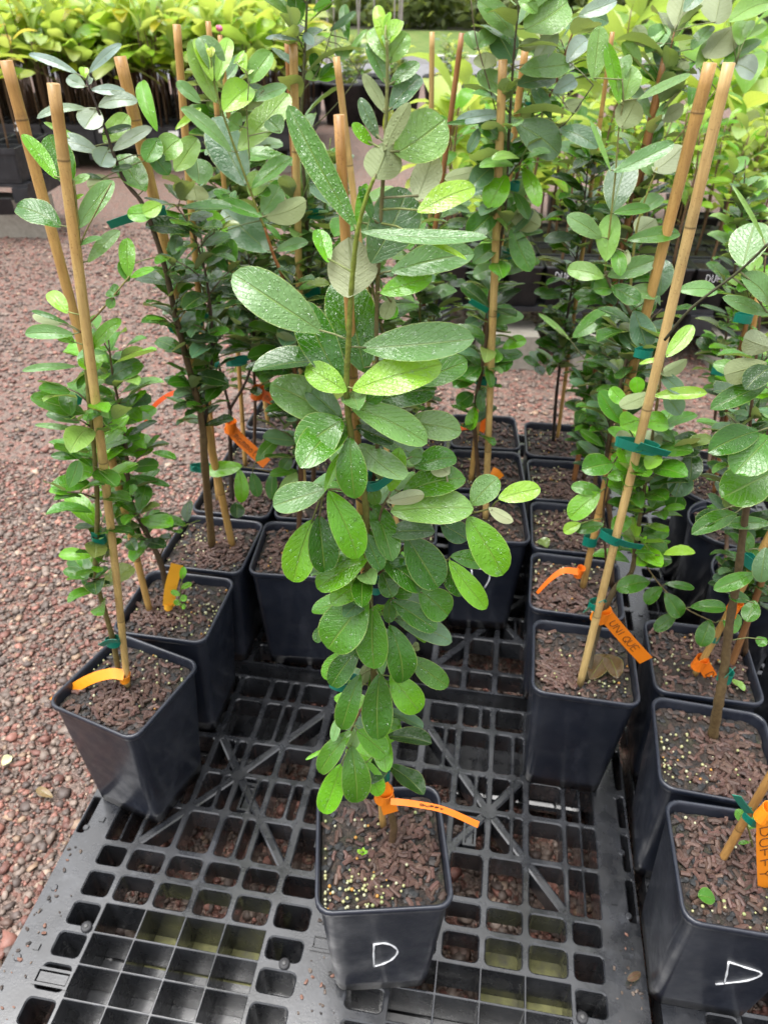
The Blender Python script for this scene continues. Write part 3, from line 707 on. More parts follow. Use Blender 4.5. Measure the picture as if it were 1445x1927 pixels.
# ------------------------------------------------------------ the central feijoa
YH = .60
p = Plant('A', 'big leafy feijoa with water drops on wide leaves, standing in the front centre pot', 1, YH, drops=.7)
p.stem_px([(736, 1592), (741, 1560), (738, 1540), (722, 1460), (712, 1380), (705, 1290), (700, 1200), (694, 1110), (690, 1020), (686, 930), (668, 860), (655, 780), (652, 715), (656, 640), (660, 560), (668, 470), (675, 425), (690, 370), (704, 335)], .0055, .0013, BRN, (.26, .38, .04), Yb=.60, Yt=.585, root=True, cp=1.3)
p.stem_px([(700, 930), (712, 800), (708, 620), (716, 420), (723, 300), (727, 210), (729, 120), (727, 75)], .0022, .0011, BRN, (.27, .34, .10), Yb=.61, Yt=.61)
p.stem_px([(705, 1020), (718, 960), (735, 925), (745, 885)], .0014, .001, BRN, (.3, .34, .14))
p.stem_px([(712, 1080), (760, 1030), (800, 980), (890, 965), (925, 956)], .0014, .0009, BRN, (.36, .36, .12))
p.stem_px([(720, 1150), (770, 1090), (845, 1052)], .0013, .0009, BRN, (.36, .36, .12))
p.stem_px([(702, 1290), (672, 1350), (658, 1385), (655, 1410)], .0013, .001, (.25, .12, .05), (.22, .11, .05))
p.stem_px([(700, 960), (650, 925), (612, 920)], .0013, .001, BRN, (.3, .25, .12))
def pal_hero(f, g): return g.choice(['deep', 'deep', 'mid', 'dark', 'mid', 'bright', 'blue'] if f < .6 else ['mid', 'blue', 'dusty', 'deep'])
p.grow(p.lines[0] + np.array([0, .030, 0]), .17, .84, .036, .048, .056, pal_hero, (-40, 20), shoots=.15, hi=True, wr=(.38, .50))
A = p.L
# second leader, upper right (behind)
A(727, 158, 691, 82, 30, 'dusty', -1.2); A(730, 118, 702, 52, 34, 'light', -1); A(730, 118, 767, 62, 42, 'light', -1.2); A(735, 160, 789, 118, 28, 'mid', -1)
A(734, 208, 792, 145, 40, 'blue', -.8); A(727, 214, 683, 138, 24, 'olive', -.8); A(712, 262, 677, 184, 27, 'blue', -1); A(700, 274, 664, 231, 24, 'bright', -1.2)
A(724, 90, 709, 10, 24, 'lime', -1); A(727, 88, 716, 25, 14, 'light', -.8); A(729, 86, 754, 38, 22, 'lime', -1); A(722, 60, 735, 22, 12, 'lime', -1.1)
A(722, 245, 735, 200, 18, 'yellow', -1.2)
# top of the main stem
A(672, 432, 543, 198, 50, 'mid', .2, 0, fold=.25, up=.2); A(744, 290, 836, 226, 96, 'light', -.5, .1, fold=.06, up=.2)
A(722, 283, 771, 193, 33, 'olive', .3, up=0); A(704, 337, 732, 262, 70, 'olive', .5, .1, fold=.5, up=0)
A(784, 377, 815, 289, 56, 'cream', -.3, up=0, fold=.06); A(785, 400, 893, 352, 50, 'lime', .2, .1, fold=.12)
A(703, 420, 676, 350, 20, 'deep', -.3); A(672, 428, 690, 345, 22, 'bright', -.5)
A(698, 495, 767, 356, 98, 'blue', -.2, -.1, fold=.1, up=.3); A(679, 436, 917, 446, 30, 'dusty', .9, -.1, fold=.1); A(775, 441, 878, 489, 11, 'lime', .8, fold=.6)
A(736, 511, 892, 478, 62, 'dusty', .1, -.1); A(716, 552, 813, 520, 46, 'bright', .5, 0, fold=.15); A(619, 494, 597, 432, 30, 'bright', -.3)
A(657, 560, 655, 446, 96, 'grey', .9, .1, fold=.3, up=0, bulge=.05); A(686, 700, 640, 522, 100, 'deep', -.6, 0, up=.2)
A(605, 625, 438, 515, 88, 'dusty', .3, -.1, fold=.12); A(648, 728, 567, 570, 74, 'deep', .6, .1, fold=.15, up=.3); A(680, 655, 892, 638, 76, 'dusty', .4, -.1, fold=.22)
A(664, 734, 831, 686, 78, 'lime', 1.0, .0, fold=.1); A(765, 720, 879, 680, 54, 'mid', -.2); A(652, 737, 576, 690, 54, 'lime', 1.0, .1, fold=.12)
A(640, 792, 509, 722, 84, 'dusty', -.3, fold=.1); A(643, 790, 578, 734, 48, 'blue', .1); A(684, 765, 818, 734, 62, 'deep', .1, fold=.1)  # deep tone of the last leaf holds the lime leaf's shadow
A(660, 763, 804, 834, 64, 'light', .9, .1, fold=.15, up=.5); A(762, 796, 868, 812, 62, 'dusty', -.2, fold=.1); A(645, 790, 562, 848, 92, 'mid', .7, .1, fold=.1)
A(670, 802, 740, 835, 34, 'dark', -.2); A(740, 560, 722, 600, 30, 'olive', -1); A(720, 735, 690, 757, 34, 'mid', .2)
# middle
A(659, 824, 668, 938, 64, 'mid', .8, .2, fold=.12); A(611, 926, 648, 850, 20, 'bright', .9, fold=.4); A(614, 920, 514, 952, 58, 'dusty', .6, .1, fold=.2)
A(618, 924, 673, 1051, 66, 'bright', 1.1, .25, fold=.18); A(588, 978, 552, 1095, 66, 'bright', -.1, .2); A(600, 970, 611, 1077, 62, 'deep', .2, .2)
A(692, 1048, 597, 1108, 58, 'bright', .5, .1, fold=.2); A(702, 1088, 622, 1135, 48, 'bright', .4, .1, fold=.2); A(692, 1126, 617, 1221, 90, 'mid', .5, .2, fold=.1)
A(735, 925, 752, 842, 40, 'bright', .5, fold=.15); A(727, 944, 798, 930, 30, 'cream', 1.1, fold=.5, up=.2); A(757, 930, 876, 900, 66, 'mid', .2, 0)
A(735, 962, 891, 957, 74, 'light', 1.0, .0, fold=.1, up=.6); A(845, 893, 815, 868, 38, 'cream', .2, fold=.3); A(778, 880, 859, 862, 48, 'mid', -.2)
A(768, 858, 795, 862, 34, 'dusty', -.4); A(887, 950, 937, 899, 54, 'dusty', .3, fold=.1); A(919, 956, 966, 981, 24, 'cream', .8, fold=.25); A(937, 938, 1016, 919, 42, 'lime', .5, .1, fold=.15)
A(880, 972, 946, 1082, 70, 'bright', .9, .2, fold=.12); A(845, 1055, 915, 1146, 42, 'bright', .9, .2, fold=.15); A(848, 1046, 908, 1064, 36, 'mid', .2)
A(719, 1054, 794, 1110, 56, 'deep', .8, .15, fold=.15); A(728, 1003, 818, 1000, 44, 'blue', .2); A(765, 1010, 824, 1106, 76, 'deep', .2, .2); A(688, 1003, 717, 1073, 38, 'deep', .9, .1)
A(790, 1112, 843, 1158, 64, 'mid', -.1, .2); A(833, 1056, 871, 1121, 40, 'deep', .2, .2); A(719, 1076, 738, 1124, 40, 'deep', .7, .1); A(740, 1120, 775, 1118, 26, 'mid', .5)
A(830, 985, 880, 1015, 46, 'blue', -.1); A(700, 905, 706, 950, 30, 'mid', .1); A(672, 880, 690, 835, 20, 'olive', -.3); A(700, 845, 718, 905, 20, 'olive', -.4)
# lower
A(702, 1143, 704, 1259, 62, 'mid', .9, .25, fold=.1); A(734, 1176, 757, 1285, 55, 'deep', .7, .25, fold=.12); A(737, 1130, 821, 1186, 46, 'deep', .8, .15, fold=.15)
A(742, 1163, 850, 1208, 48, 'blue', .2, .1, fold=.1); A(735, 1125, 732, 1172, 26, 'deep', .3); A(676, 1220, 624, 1291, 46, 'deep', .7, .2, fold=.2); A(646, 1226, 611, 1278, 38, 'bright', .3, .2)
A(678, 1268, 643, 1373, 42, 'mid', .8, .25, fold=.15); A(715, 1268, 711, 1392, 58, 'deep', .9, .25, fold=.15); A(735, 1268, 789, 1340, 56, 'bright', .3, .2, fold=.1)
A(770, 1236, 843, 1292, 44, 'mid', .1, .15, fold=.1); A(726, 1360, 754, 1366, 23, 'mid', .2); A(672, 1374, 728, 1422, 46, 'bright', .4, .2, fold=.2)
A(660, 1375, 602, 1454, 38, 'mid', .8, .2, fold=.25); A(661, 1404, 672, 1510, 52, 'mid', 1.1, .25, fold=.12); A(642, 1438, 608, 1531, 42, 'bright', 1.0, .25, fold=.2)
A(686, 1430, 716, 1497, 33, 'bright', .9, .2, fold=.25); A(640, 1345, 627, 1396, 20, 'dusty', .3); A(615, 1408, 575, 1430, 8, 'bright', .3); A(680, 1292, 691, 1250, 24, 'olive', .5)
A(775, 1220, 788, 1213, 18, 'olive', .1); A(600, 1180, 598, 1210, 22, 'deep', -.2); A(672, 1370, 660, 1410, 26, 'dusty', .2)
p.done()

# ------------------------------------------------------------ left row
p = Plant('B', 'slender feijoa with few upper leaves in the askew front left pot', 2, .885, drops=.35)
ln = p.stem_px([(228, 1288), (212, 1200), (182, 1085), (184, 960), (178, 850), (168, 760), (160, 650), (152, 540), (150, 450), (140, 340)], .005, .001, (.20, .16, .06), (.30, .32, .08), root=True)
p.grow(ln, .24, .70, .032, .044, .046, pal_green, shoots=.28)
p.stem_px([(152, 625), (195, 580), (244, 520)], .0014, .001, (.26, .10, .06), (.35, .36, .1))
p.stem_px([(150, 470), (160, 440), (210, 345)], .001, .0008, (.3, .3, .1), (.3, .3, .1))
A = p.L
A(147, 429, 214, 340, 40, 'dusty', .1, .1, fold=.15); A(107, 337, 43, 252, 28, 'bright', .2, fold=.2); A(132, 352, 92, 254, 54, 'mid', -.4); A(133, 347, 170, 330, 16, 'light'); A(131, 381, 159, 366, 8, 'lime')
A(115, 426, 32, 388, 42, 'deep', .1, fold=.1); A(166, 494, 226, 434, 26, 'dusty', fold=.1); A(146, 463, 194, 448, 10, 'dusty'); A(243, 522, 240, 448, 31, 'bright', fold=.15); A(246, 522, 291, 506, 14, 'bright')
A(243, 530, 228, 490, 24, 'mid'); A(225, 555, 205, 545, 24, 'mid'); A(215, 560, 205, 580, 20, 'mid')
A(130, 610, 60, 585, 10, 'deep'); A(128, 590, 92, 550, 26, 'lime'); A(118, 610, 62, 592, 20, 'cream'); A(140, 630, 48, 628, 28, 'dusty'); A(170, 660, 228, 600, 28, 'bright', fold=.1); A(140, 645, 105, 625, 22, 'bright')
A(145, 690, 42, 698, 16, 'dusty'); A(180, 700, 165, 672, 44, 'bright'); A(150, 810, 66, 800, 12, 'dusty'); A(158, 860, 96, 858, 18, 'deep'); A(180, 890, 130, 890, 40, 'bright')
p.done()
p = Plant('C', 'feijoa with crooked grey brown trunk and dark leaves, second in the left row', 3, 1.09)
ln = p.stem_px([(320, 1138), (303, 1060), (270, 990), (246, 940), (238, 850), (226, 770), (212, 700), (205, 640)], .0065, .001, (.13, .10, .06), BRN, root=True)
p.grow(ln, .30, .98, .020, .050, .055, pal_green, shoots=.45)
ln = p.stem_px([(300, 1050), (320, 1010), (355, 985)], .0016, .0008, BRN, GRN); p.grow(ln, .5, 1, .02, .035, .035, pal_dark, shoots=0)
A = p.L
A(235, 850, 290, 845, 26, 'bright'); A(225, 870, 180, 860, 24, 'mid'); A(250, 895, 320, 915, 14, 'deep'); A(270, 760, 285, 745, 26, 'blue'); A(225, 760, 285, 755, 26, 'blue'); A(200, 720, 265, 680, 34, 'blue')
p.done()
p = Plant('D', 'feijoa whose dark bare tip rises highest at left with silvery leaves', 4, 1.225, drops=.25)
ln = p.stem_px([(400, 1032), (386, 880), (380, 790), (358, 700), (332, 600), (310, 500), (272, 390), (232, 335), (196, 235), (163, 150)], .0085, .0012, (.26, .18, .07), DRK, root=True, cp=.6)
p.grow(ln, .38, .70, .024, .047, .05, pal_dark, shoots=.5)
ln = p.stem_px([(386, 800), (400, 650), (388, 520), (360, 430), (330, 385)], .003, .001, DRK, BRN); p.grow(ln, .25, 1, .027, .047, .052, pal_dark, shoots=.45)
A = p.L
A(147, 139, 55, 102, 16, 'silver', fold=.15); A(168, 137, 229, 82, 19, 'silver', fold=.1); A(160, 150, 159, 127, 16, 'lime'); A(161, 163, 127, 146, 21, 'silver'); A(166, 160, 174, 146, 12, 'silver')
A(172, 169, 237, 173, 20, 'silver', fold=.1); A(186, 200, 260, 190, 29, 'silver', fold=.1, bulge=.15); A(166, 205, 70, 222, 17, 'silver', -.2, bulge=.15); A(185, 204, 160, 242, 42, 'silver', -.4, fold=.1); A(191, 253, 249, 238, 14, 'dark')
A(196, 268, 242, 216, 42, 'light', -.8); A(213, 283, 287, 241, 26, 'silver', .2, fold=.1); A(188, 288, 102, 264, 30, 'silver', -.2); A(180, 278, 83, 230, 12, 'light', -.5); A(206, 278, 190, 313, 46, 'silver', -.3)
A(209, 322, 251, 314, 12, 'dark', .3); A(273, 361, 226, 290, 42, 'mid', .5, fold=.1); A(195, 338, 156, 329, 9, 'dark', .2); A(206, 335, 166, 352, 40, 'olive', -.1); A(240, 505, 241, 450, 31, 'bright', 1.5)
A(305, 385, 270, 402, 32, 'lime', .9, fold=.1); A(296, 398, 240, 404, 34, 'bright', .8, fold=.05); A(296, 247, 268, 152, 25, 'bright', .4, fold=.3); A(300, 260, 275, 305, 40, 'mid', -.4)
A(300, 300, 340, 262, 48, 'light', -.6); A(282, 288, 318, 330, 38, 'deep', -.3)
p.done()
p = Plant('D2', 'feijoa with dark forked trunk above the orange tag, fourth in the left row', 5, 1.485)
p.stem_px([(437, 945), (434, 860), (433, 770)], .006, .0045, (.05, .04, .03), (.06, .045, .03), root=True)
ln = p.stem_px([(433, 770), (413, 690), (396, 600), (382, 480), (372, 380)], .0035, .001, (.06, .045, .03), BRN); p.grow(ln, .3, 1, .022, .05, .055, pal_dark, shoots=.6)
ln = p.stem_px([(433, 770), (468, 705), (478, 620), (470, 500), (455, 400)], .0035, .001, (.06, .045, .03), BRN); p.grow(ln, .35, 1, .022, .05, .055, pal_dark, shoots=.6)
p.done()
p = Plant('D3', 'dark leaved feijoa, fifth in the left row behind the forked one', 6, 1.68)
ln = p.stem_px([(478, 862), (480, 740), (470, 600), (450, 450), (430, 330), (425, 260)], .005, .001, BRN, BRN, root=True); p.grow(ln, .25, .95, .022, .05, .065, pal_mix, shoots=.6)
p.done()
p = Plant('D4', 'feijoa at rear end of the left row, leaves dusky green', 7, 1.88)
ln = p.stem_px([(505, 795), (505, 680), (500, 560), (470, 400), (440, 250), (425, 170)], .005, .001, BRN, GRN, root=True); p.grow(ln, .3, 1, .025, .055, .075, pal_mix, shoots=.5)
p.done()
p = Plant('E', 'tall feijoa with lime green leader and orange stem leaning left beside the central plant', 8, 1.29, drops=.35)
ln = p.stem_px([(560, 1035), (566, 900), (560, 760), (548, 640), (537, 540), (515, 480), (498, 428)], .006, .0022, BRN, (.42, .17, .04), root=True); p.grow(ln, .30, .85, .022, .055, .062, pal_dark, shoots=.6)
p.stem_px([(498, 428), (488, 405), (470, 355), (445, 287), (420, 215), (410, 180), (402, 150), (396, 100)], .0022, .0012, (.30, .30, .05), (.26, .36, .08))
ln = p.stem_px([(566, 900), (520, 890), (470, 880), (448, 880)], .0014, .0009, BRN, (.33, .3, .1))
p.stem_px([(470, 300), (465, 215), (468, 160), (464, 135)], .001, .0008, (.25, .25, .1), (.25, .3, .1))
A = p.L
A(456, 877, 388, 887, 31, 'bright', .3, fold=.12); A(450, 882, 455, 946, 29, 'bright', .4, .2, fold=.15); A(482, 868, 521, 827, 28, 'mid', .2); A(445, 945, 446, 975, 30, 'dark', .2); A(558, 888, 531, 936, 32, 'light', -.1); A(475, 890, 486, 935, 26, 'deep', -.1); A(515, 885, 512, 940, 24, 'deep'); A(548, 860, 530, 885, 26, 'deep')
A(407, 194, 360, 74, 44, 'light', 0, fold=.15); A(401, 153, 370, 72, 24, 'lime', .4, fold=.4); A(408, 154, 431, 71, 26, 'lime', .3, fold=.15); A(421, 210, 471, 163, 50, 'lime', .6, fold=.35, up=.2); A(419, 150, 374, 70, 44, 'dusty', -.5)
A(397, 108, 392, 90, 9, 'yellow', .2); A(398, 108, 400, 88, 8, 'yellow', .1)
A(436, 286, 341, 203, 27, 'dusty', .2, fold=.35); A(449, 284, 543, 177, 50, 'light', .1, fold=.15); A(463, 350, 401, 221, 66, 'blue', -.4, fold=.1); A(475, 353, 550, 296, 32, 'mid', .3, fold=.25); A(471, 369, 500, 328, 42, 'light', -.3)
A(489, 368, 507, 354, 24, 'mid', .1); A(494, 408, 419, 378, 24, 'mid', .4, fold=.3); A(499, 408, 576, 378, 46, 'olive', -.2); A(494, 403, 526, 352, 40, 'dusty', -.4); A(505, 474, 420, 394, 66, 'blue', .1, fold=.1); A(499, 421, 528, 452, 12, 'mid', -.1)
A(520, 472, 580, 455, 23, 'dusty', .1); A(462, 138, 457, 100, 15, 'lime', -.6); A(464, 141, 478, 119, 13, 'lime', -.6); A(468, 157, 511, 98, 42, 'light', -.8); A(460, 204, 497, 169, 25, 'olive', -.3); A(470, 189, 540, 164, 26, 'dusty', -.7)
A(330, 244, 379, 203, 14, 'lime', -.6); A(379, 194, 333, 153, 24, 'dusty', -.5); A(364, 346, 370, 377, 50, 'olive', .2, up=.2); A(375, 347, 370, 298, 44, 'dusty', -.2); A(429, 437, 387, 397, 27, 'bright', .3); A(330, 322, 372, 260, 48, 'light', -.6)
A(440, 120, 460, 95, 8, 'lime', -.6); A(530, 250, 505, 225, 34, 'dusty', -.8); A(455, 240, 430, 225, 40, 'dusty', -.8)
p.done()
p = Plant('E2', 'feijoa rising behind twin bamboo stakes left of the central plant, top out of frame', 9, 1.50)
ln = p.stem_px([(590, 930), (590, 760), (584, 560), (575, 380), (566, 250), (572, 130), (578, 0), (580, -90)], .006, .0012, BRN, (.16, .20, .08), root=True)
p.grow(ln, .25, .62, .024, .055, .065, pal_mix, shoots=.55); p.grow(ln, .62, .98, .045, .07, .08, pal_dusty, (10, 50), shoots=.4, wr=(.30, .45))
p.stem_px([(563, 180), (600, 130), (625, 55), (632, 20)], .001, .0008, (.2, .22, .1), (.2, .24, .1)); p.stem_px([(565, 260), (610, 220), (655, 170), (700, 100)], .001, .0008, (.2, .22, .1), (.2, .24, .1))
A = p.L
for a_ in ((655, 78, 648, 8, 16, 'mid'), (650, 90, 640, 112, 28, 'dusty'), (632, 118, 602, 145, 12, 'deep'), (596, 147, 590, 100, 17, 'deep'), (620, 58, 670, 22, 15, 'blue'), (590, 20, 625, 5, 20, 'bright'), (545, 30, 522, 0, 14, 'light'), (552, 64, 540, 30, 9, 'mid'), (560, 75, 500, 72, 10, 'silver'), (575, 68, 520, 67, 6, 'deep'), (572, 60, 590, 85, 14, 'silver'), (574, 148, 610, 135, 26, 'light'), (597, 150, 640, 140, 24, 'bright'), (530, 165, 545, 150, 14, 'silver'), (650, 110, 690, 55, 10, 'light')):
    A(*a_)
p.done()
p = Plant('E3', 'feijoa half hidden behind the twin bamboo stakes, rear row', 10, 1.68)
ln = p.stem_px([(612, 860), (612, 700), (606, 520), (612, 380), (622, 260)], .005, .001, BRN, GRN, root=True); p.grow(ln, .25, .98, .026, .055, .065, pal_mix, shoots=.5)
p.done()
for key, Y, px, sd, lb in (('J3', 1.38, [(742, 1010), (745, 860), (735, 700), (700, 540), (668, 420), (660, 360)], 11, 'feijoa directly behind the central stake, seen through gaps in its leaves'),
                           ('J2', 1.60, [(762, 880), (775, 740), (790, 600), (782, 480), (770, 400)], 12, 'feijoa behind right hand leaves of the central plant'),
                           ('J1', 1.80, [(795, 800), (800, 690), (822, 560), (818, 450), (835, 380)], 13, 'feijoa at rear between the two slim distant stakes')):
    p = Plant(key, lb, sd, Y); ln = p.stem_px(px, .005, .001, BRN, GRN, root=True); p.grow(ln, .25, .98, .027, .055, .06, pal_mix, shoots=.45); p.done()

# ------------------------------------------------------------ row right of the centre
p = Plant('I3', 'tall feijoa with grey green wet leaves tied to two orange stakes, right of centre', 14, 1.42, drops=.3)
ln = p.stem_px([(905, 968), (897, 860), (893, 780), (907, 690), (920, 600), (928, 530), (938, 477), (950, 393), (955, 294), (959, 224), (964, 139), (969, 72), (975, 18), (980, -60)], .005, .0013, BRN, (.10, .10, .05), root=True)
p.grow(ln, .22, .86, .034, .048, .062, pal_mix, shoots=.30); p.grow(ln, .9, 1, .04, .08, .08, pal_dusty, shoots=.3)
p.stem_px([(955, 300), (925, 180), (905, 110), (893, 60), (886, 0)], .0012, .0009, BRN, (.25, .22, .14))
p.stem_px([(960, 290), (1010, 255), (1060, 235), (1116, 160)], .0012, .0009, DRK, DRK)
A = p.L
A(967, 70, 899, 0, 42, 'dusty', .2); A(975, 0, 1010, 25, 24, 'light', .6); A(986, 57, 1068, 4, 62, 'light', .2, fold=.1); A(965, 118, 934, 62, 48, 'blue', .1); A(977, 92, 1012, 73, 22, 'olive', .2); A(977, 133, 1071, 122, 40, 'dusty', .5, fold=.1)
A(971, 161, 1045, 147, 32, 'blue', 0); A(960, 178, 899, 135, 36, 'dusty', .4, fold=.1); A(910, 130, 914, 98, 42, 'olive', .3, up=.1); A(947, 213, 857, 228, 24, 'silver', .4, fold=.1); A(942, 228, 838, 233, 10, 'deep', .1)
A(970, 232, 1051, 291, 66, 'blue', .5, fold=.08); A(1050, 242, 1125, 278, 34, 'blue', 0); A(953, 277, 897, 306, 42, 'deep', .5); A(956, 303, 992, 277, 38, 'deep', .6); A(901, 232, 935, 262, 28, 'deep', .3); A(903, 240, 880, 288, 20, 'blue', -.2)
A(926, 314, 885, 352, 38, 'blue', .2); A(953, 330, 919, 393, 48, 'bright', .9, .15, fold=.1); A(939, 394, 879, 446, 48, 'deep', .3); A(984, 316, 1013, 389, 28, 'bright', .4); A(966, 362, 994, 413, 24, 'deep', .5); A(962, 428, 998, 511, 44, 'mid', .6, .1); A(955, 388, 1016, 426, 46, 'olive', -.2)
A(936, 463, 890, 496, 36, 'deep', .2); A(900, 320, 836, 336, 28, 'olive', -.4); A(930, 500, 890, 520, 30, 'dusty'); A(1004, 122, 1045, 58, 34, 'silver', -.5); A(1066, 118, 1105, 75, 26, 'silver', -.5); A(1040, 175, 1083, 152, 26, 'silver', -.4); A(1036, 222, 1003, 163, 27, 'blue', -.3)
A(1088, 30, 1160, 2, 32, 'silver', -.3); A(1060, 200, 1094, 190, 24, 'olive', .3); A(893, 95, 880, 60, 28, 'dusty', -.6); A(893, 90, 930, 60, 26, 'dusty', -.6)
A(906, 690, 852, 728, 34, 'deep', .2); A(915, 680, 938, 660, 34, 'bright', .5); A(890, 740, 860, 762, 30, 'deep', .2); A(893, 765, 885, 810, 26, 'bright', .5, .1); A(905, 730, 906, 775, 20, 'deep', .2)
A(945, 655, 990, 640, 26, 'bright', .2); A(930, 690, 965, 680, 34, 'deep', .3); A(915, 690, 925, 730, 18, 'mid', .6); A(930, 610, 985, 595, 26, 'dusty', .1)
p.done()
p = Plant('I2', 'feijoa with reddish brown stems in the middle of the row right of centre', 15, 1.61)
ln = p.stem_px([(890, 905), (893, 820), (905, 690), (930, 500), (975, 320), (1000, 200), (1033, 182), (1060, 110), (1088, 30)], .005, .0015, BRN, (.30, .10, .05), root=True); p.grow(ln, .25, .97, .03, .05, .07, pal_mix, shoots=.4)
p.done()
p = Plant('I1', 'feijoa with crooked pale trunk, rearmost in the row right of centre', 16, 1.80)
ln = p.stem_px([(902, 822), (893, 770), (903, 690), (918, 540), (935, 360), (1005, 140), (1020, 30)], .005, .001, (.22, .18, .11), BRN, root=True); p.grow(ln, .3, .98, .032, .05, .07, pal_mix, shoots=.5)
p.done()

# ------------------------------------------------------------ row behind the dry leaf pot
p = Plant('H1', 'dark leaved feijoa on a black bare stem, rearmost behind the dry leaf pot', 17, 1.77)
ln = p.stem_px([(1040, 835), (1047, 740), (1060, 640), (1082, 500), (1100, 370), (1110, 260)], .005, .001, (.035, .03, .025), BRN, root=True); p.grow(ln, .30, .95, .022, .055, .06, pal_dark, shoots=.7)
ln = p.stem_px([(1052, 690), (1020, 690), (1000, 680)], .0015, .0008, BRN, GRN); p.grow(ln, .4, 1, .022, .045, .045, pal_dark, shoots=.4)
p.done()
p = Plant('H2', 'feijoa with crowded dark leaves beside the long slanted stake at right', 18, 1.57)
ln = p.stem_px([(1098, 905), (1112, 800), (1140, 660), (1175, 500), (1210, 330), (1240, 190), (1268, 60)], .005, .001, BRN, (.36, .16, .07), root=True); p.grow(ln, .2, .72, .02, .055, .06, pal_dark, shoots=.7); p.grow(ln, .72, 1, .035, .06, .07, pal_dusty, (15, 60), shoots=.5)
p.stem_px([(1190, 400), (1215, 350), (1245, 295), (1290, 240), (1330, 190), (1385, 120)], .0016, .001, (.30, .13, .07), (.30, .26, .12))
A = p.L
for a_ in ((1145, 42, 1090, 28, 32, 'blue'), (1270, 50, 1290, -30, 40, 'grey'), (1345, 45, 1360, -30, 42, 'grey'), (1328, 110, 1378, 48, 44, 'grey'), (1300, 95, 1340, 48, 20, 'dusty'), (1370, 42, 1445, 5, 30, 'light'), (1286, 22, 1320, -20, 26, 'blue'), (1212, 88, 1195, 48, 30, 'grey'), (1214, 100, 1255, 50, 40, 'dusty'), (1225, 85, 1240, 45, 24, 'light'), (1205, 125, 1170, 80, 30, 'light'), (1310, 115, 1260, 150, 12, 'mid'), (1275, 172, 1270, 110, 34, 'deep'), (1240, 130, 1262, 85, 44, 'blue'), (1360, 118, 1430, 75, 22, 'mid'), (1378, 118, 1420, 140, 38, 'silver'), (1275, 108, 1245, 155, 14, 'dusty'), (1390, 85, 1405, 40, 28, 'light'), (1310, 130, 1350, 70, 20, 'light'), (1400, 70, 1440, 48, 14, 'light'), (1290, 110, 1270, 145, 30, 'olive'), (1240, 225, 1285, 195, 30, 'grey'), (1255, 190, 1235, 235, 14, 'dusty')):
    A(*a_, lay=-.5)
p.done()
p = Plant('H3', 'feijoa with a pale side twig reaching left, third behind the dry leaf pot', 19, 1.37)
ln = p.stem_px([(1112, 1005), (1122, 880), (1140, 780), (1160, 700), (1180, 600), (1192, 470), (1205, 400), (1236, 315)], .005, .0013, BRN, (.36, .38, .08), root=True); p.grow(ln, .22, .62, .02, .05, .055, pal_dark, shoots=.65)
p.stem_px([(1165, 718), (1105, 680), (1072, 640), (1045, 618)], .0016, .001, (.3, .3, .15), (.33, .36, .18))
A = p.L
A(1072, 640, 1012, 590, 11, 'light', .2); A(1077, 635, 1149, 584, 36, 'mid', .4, fold=.1); A(1102, 687, 1143, 676, 20, 'mid', .3); A(1228, 322, 1285, 274, 46, 'grey', .2, up=.1); A(1195, 440, 1232, 412, 38, 'grey', -.2); A(1200, 400, 1245, 370, 30, 'dusty', -.2); A(1225, 330, 1200, 290, 30, 'dusty', -.3)
p.done()
p = Plant('F2', 'feijoa with upright light green tip leaves and yellow green stem between the right hand stakes', 20, 1.17, drops=.35)
ln = p.stem_px([(1150, 1105), (1150, 1000), (1140, 900), (1150, 800), (1170, 715), (1190, 620), (1178, 575), (1150, 540), (1138, 510)], .0055, .0022, BRN, (.2, .18, .1), root=True); p.grow(ln, .42, .85, .02, .045, .055, pal_dark, shoots=.6)
p.stem_px([(1138, 510), (1142, 470), (1150, 400), (1158, 320), (1164, 240), (1172, 190), (1170, 150)], .0017, .001, (.34, .36, .06), (.30, .34, .14))
A = p.L
A(1165, 196, 1141, 80, 28, 'bright', .2, fold=.25); A(1173, 190, 1187, 123, 46, 'light', 0, fold=.1); A(1116, 153, 1128, 48, 40, 'light', -.6); A(1168, 242, 1196, 188, 56, 'olive', .6, fold=.12, up=0); A(1199, 188, 1298, 139, 14, 'dusty', .3); A(1172, 150, 1165, 110, 34, 'dusty', -.4)
A(1154, 324, 1268, 269, 34, 'dusty', .4, fold=.2); A(1149, 324, 1110, 226, 10, 'light', .2); A(1152, 400, 1181, 300, 50, 'blue', -.2, fold=.05); A(1154, 401, 1223, 392, 22, 'mid', .3); A(1140, 492, 1151, 402, 46, 'light', .7, fold=.12); A(1131, 448, 1066, 406, 38, 'dusty', .2, fold=.1)
A(1180, 452, 1279, 440, 30, 'mid', .3, fold=.2); A(1133, 498, 1183, 503, 6, 'light', .4); A(1136, 522, 1067, 506, 36, 'light', .4, fold=.1); A(1143, 520, 1236, 488, 38, 'dusty', .4, fold=.1); A(1240, 557, 1244, 488, 44, 'blue', .1, fold=.08); A(1150, 538, 1204, 569, 36, 'deep', .6, fold=.12); A(1180, 547, 1237, 556, 27, 'dusty', .2); A(1152, 545, 1115, 545, 34, 'mid', .1)
A(1193, 585, 1216, 657, 50, 'blue', .5, .1, fold=.1); A(1203, 660, 1167, 662, 30, 'mid', .5); A(1274, 546, 1349, 548, 30, 'dusty', .2); A(1160, 470, 1168, 520, 26, 'mid', -.2); A(1180, 470, 1172, 500, 20, 'cream', .1)
p.done()
p = Plant('F1', 'bright glossy young feijoa in the pot with the dry brown leaf', 21, .943, drops=.4)
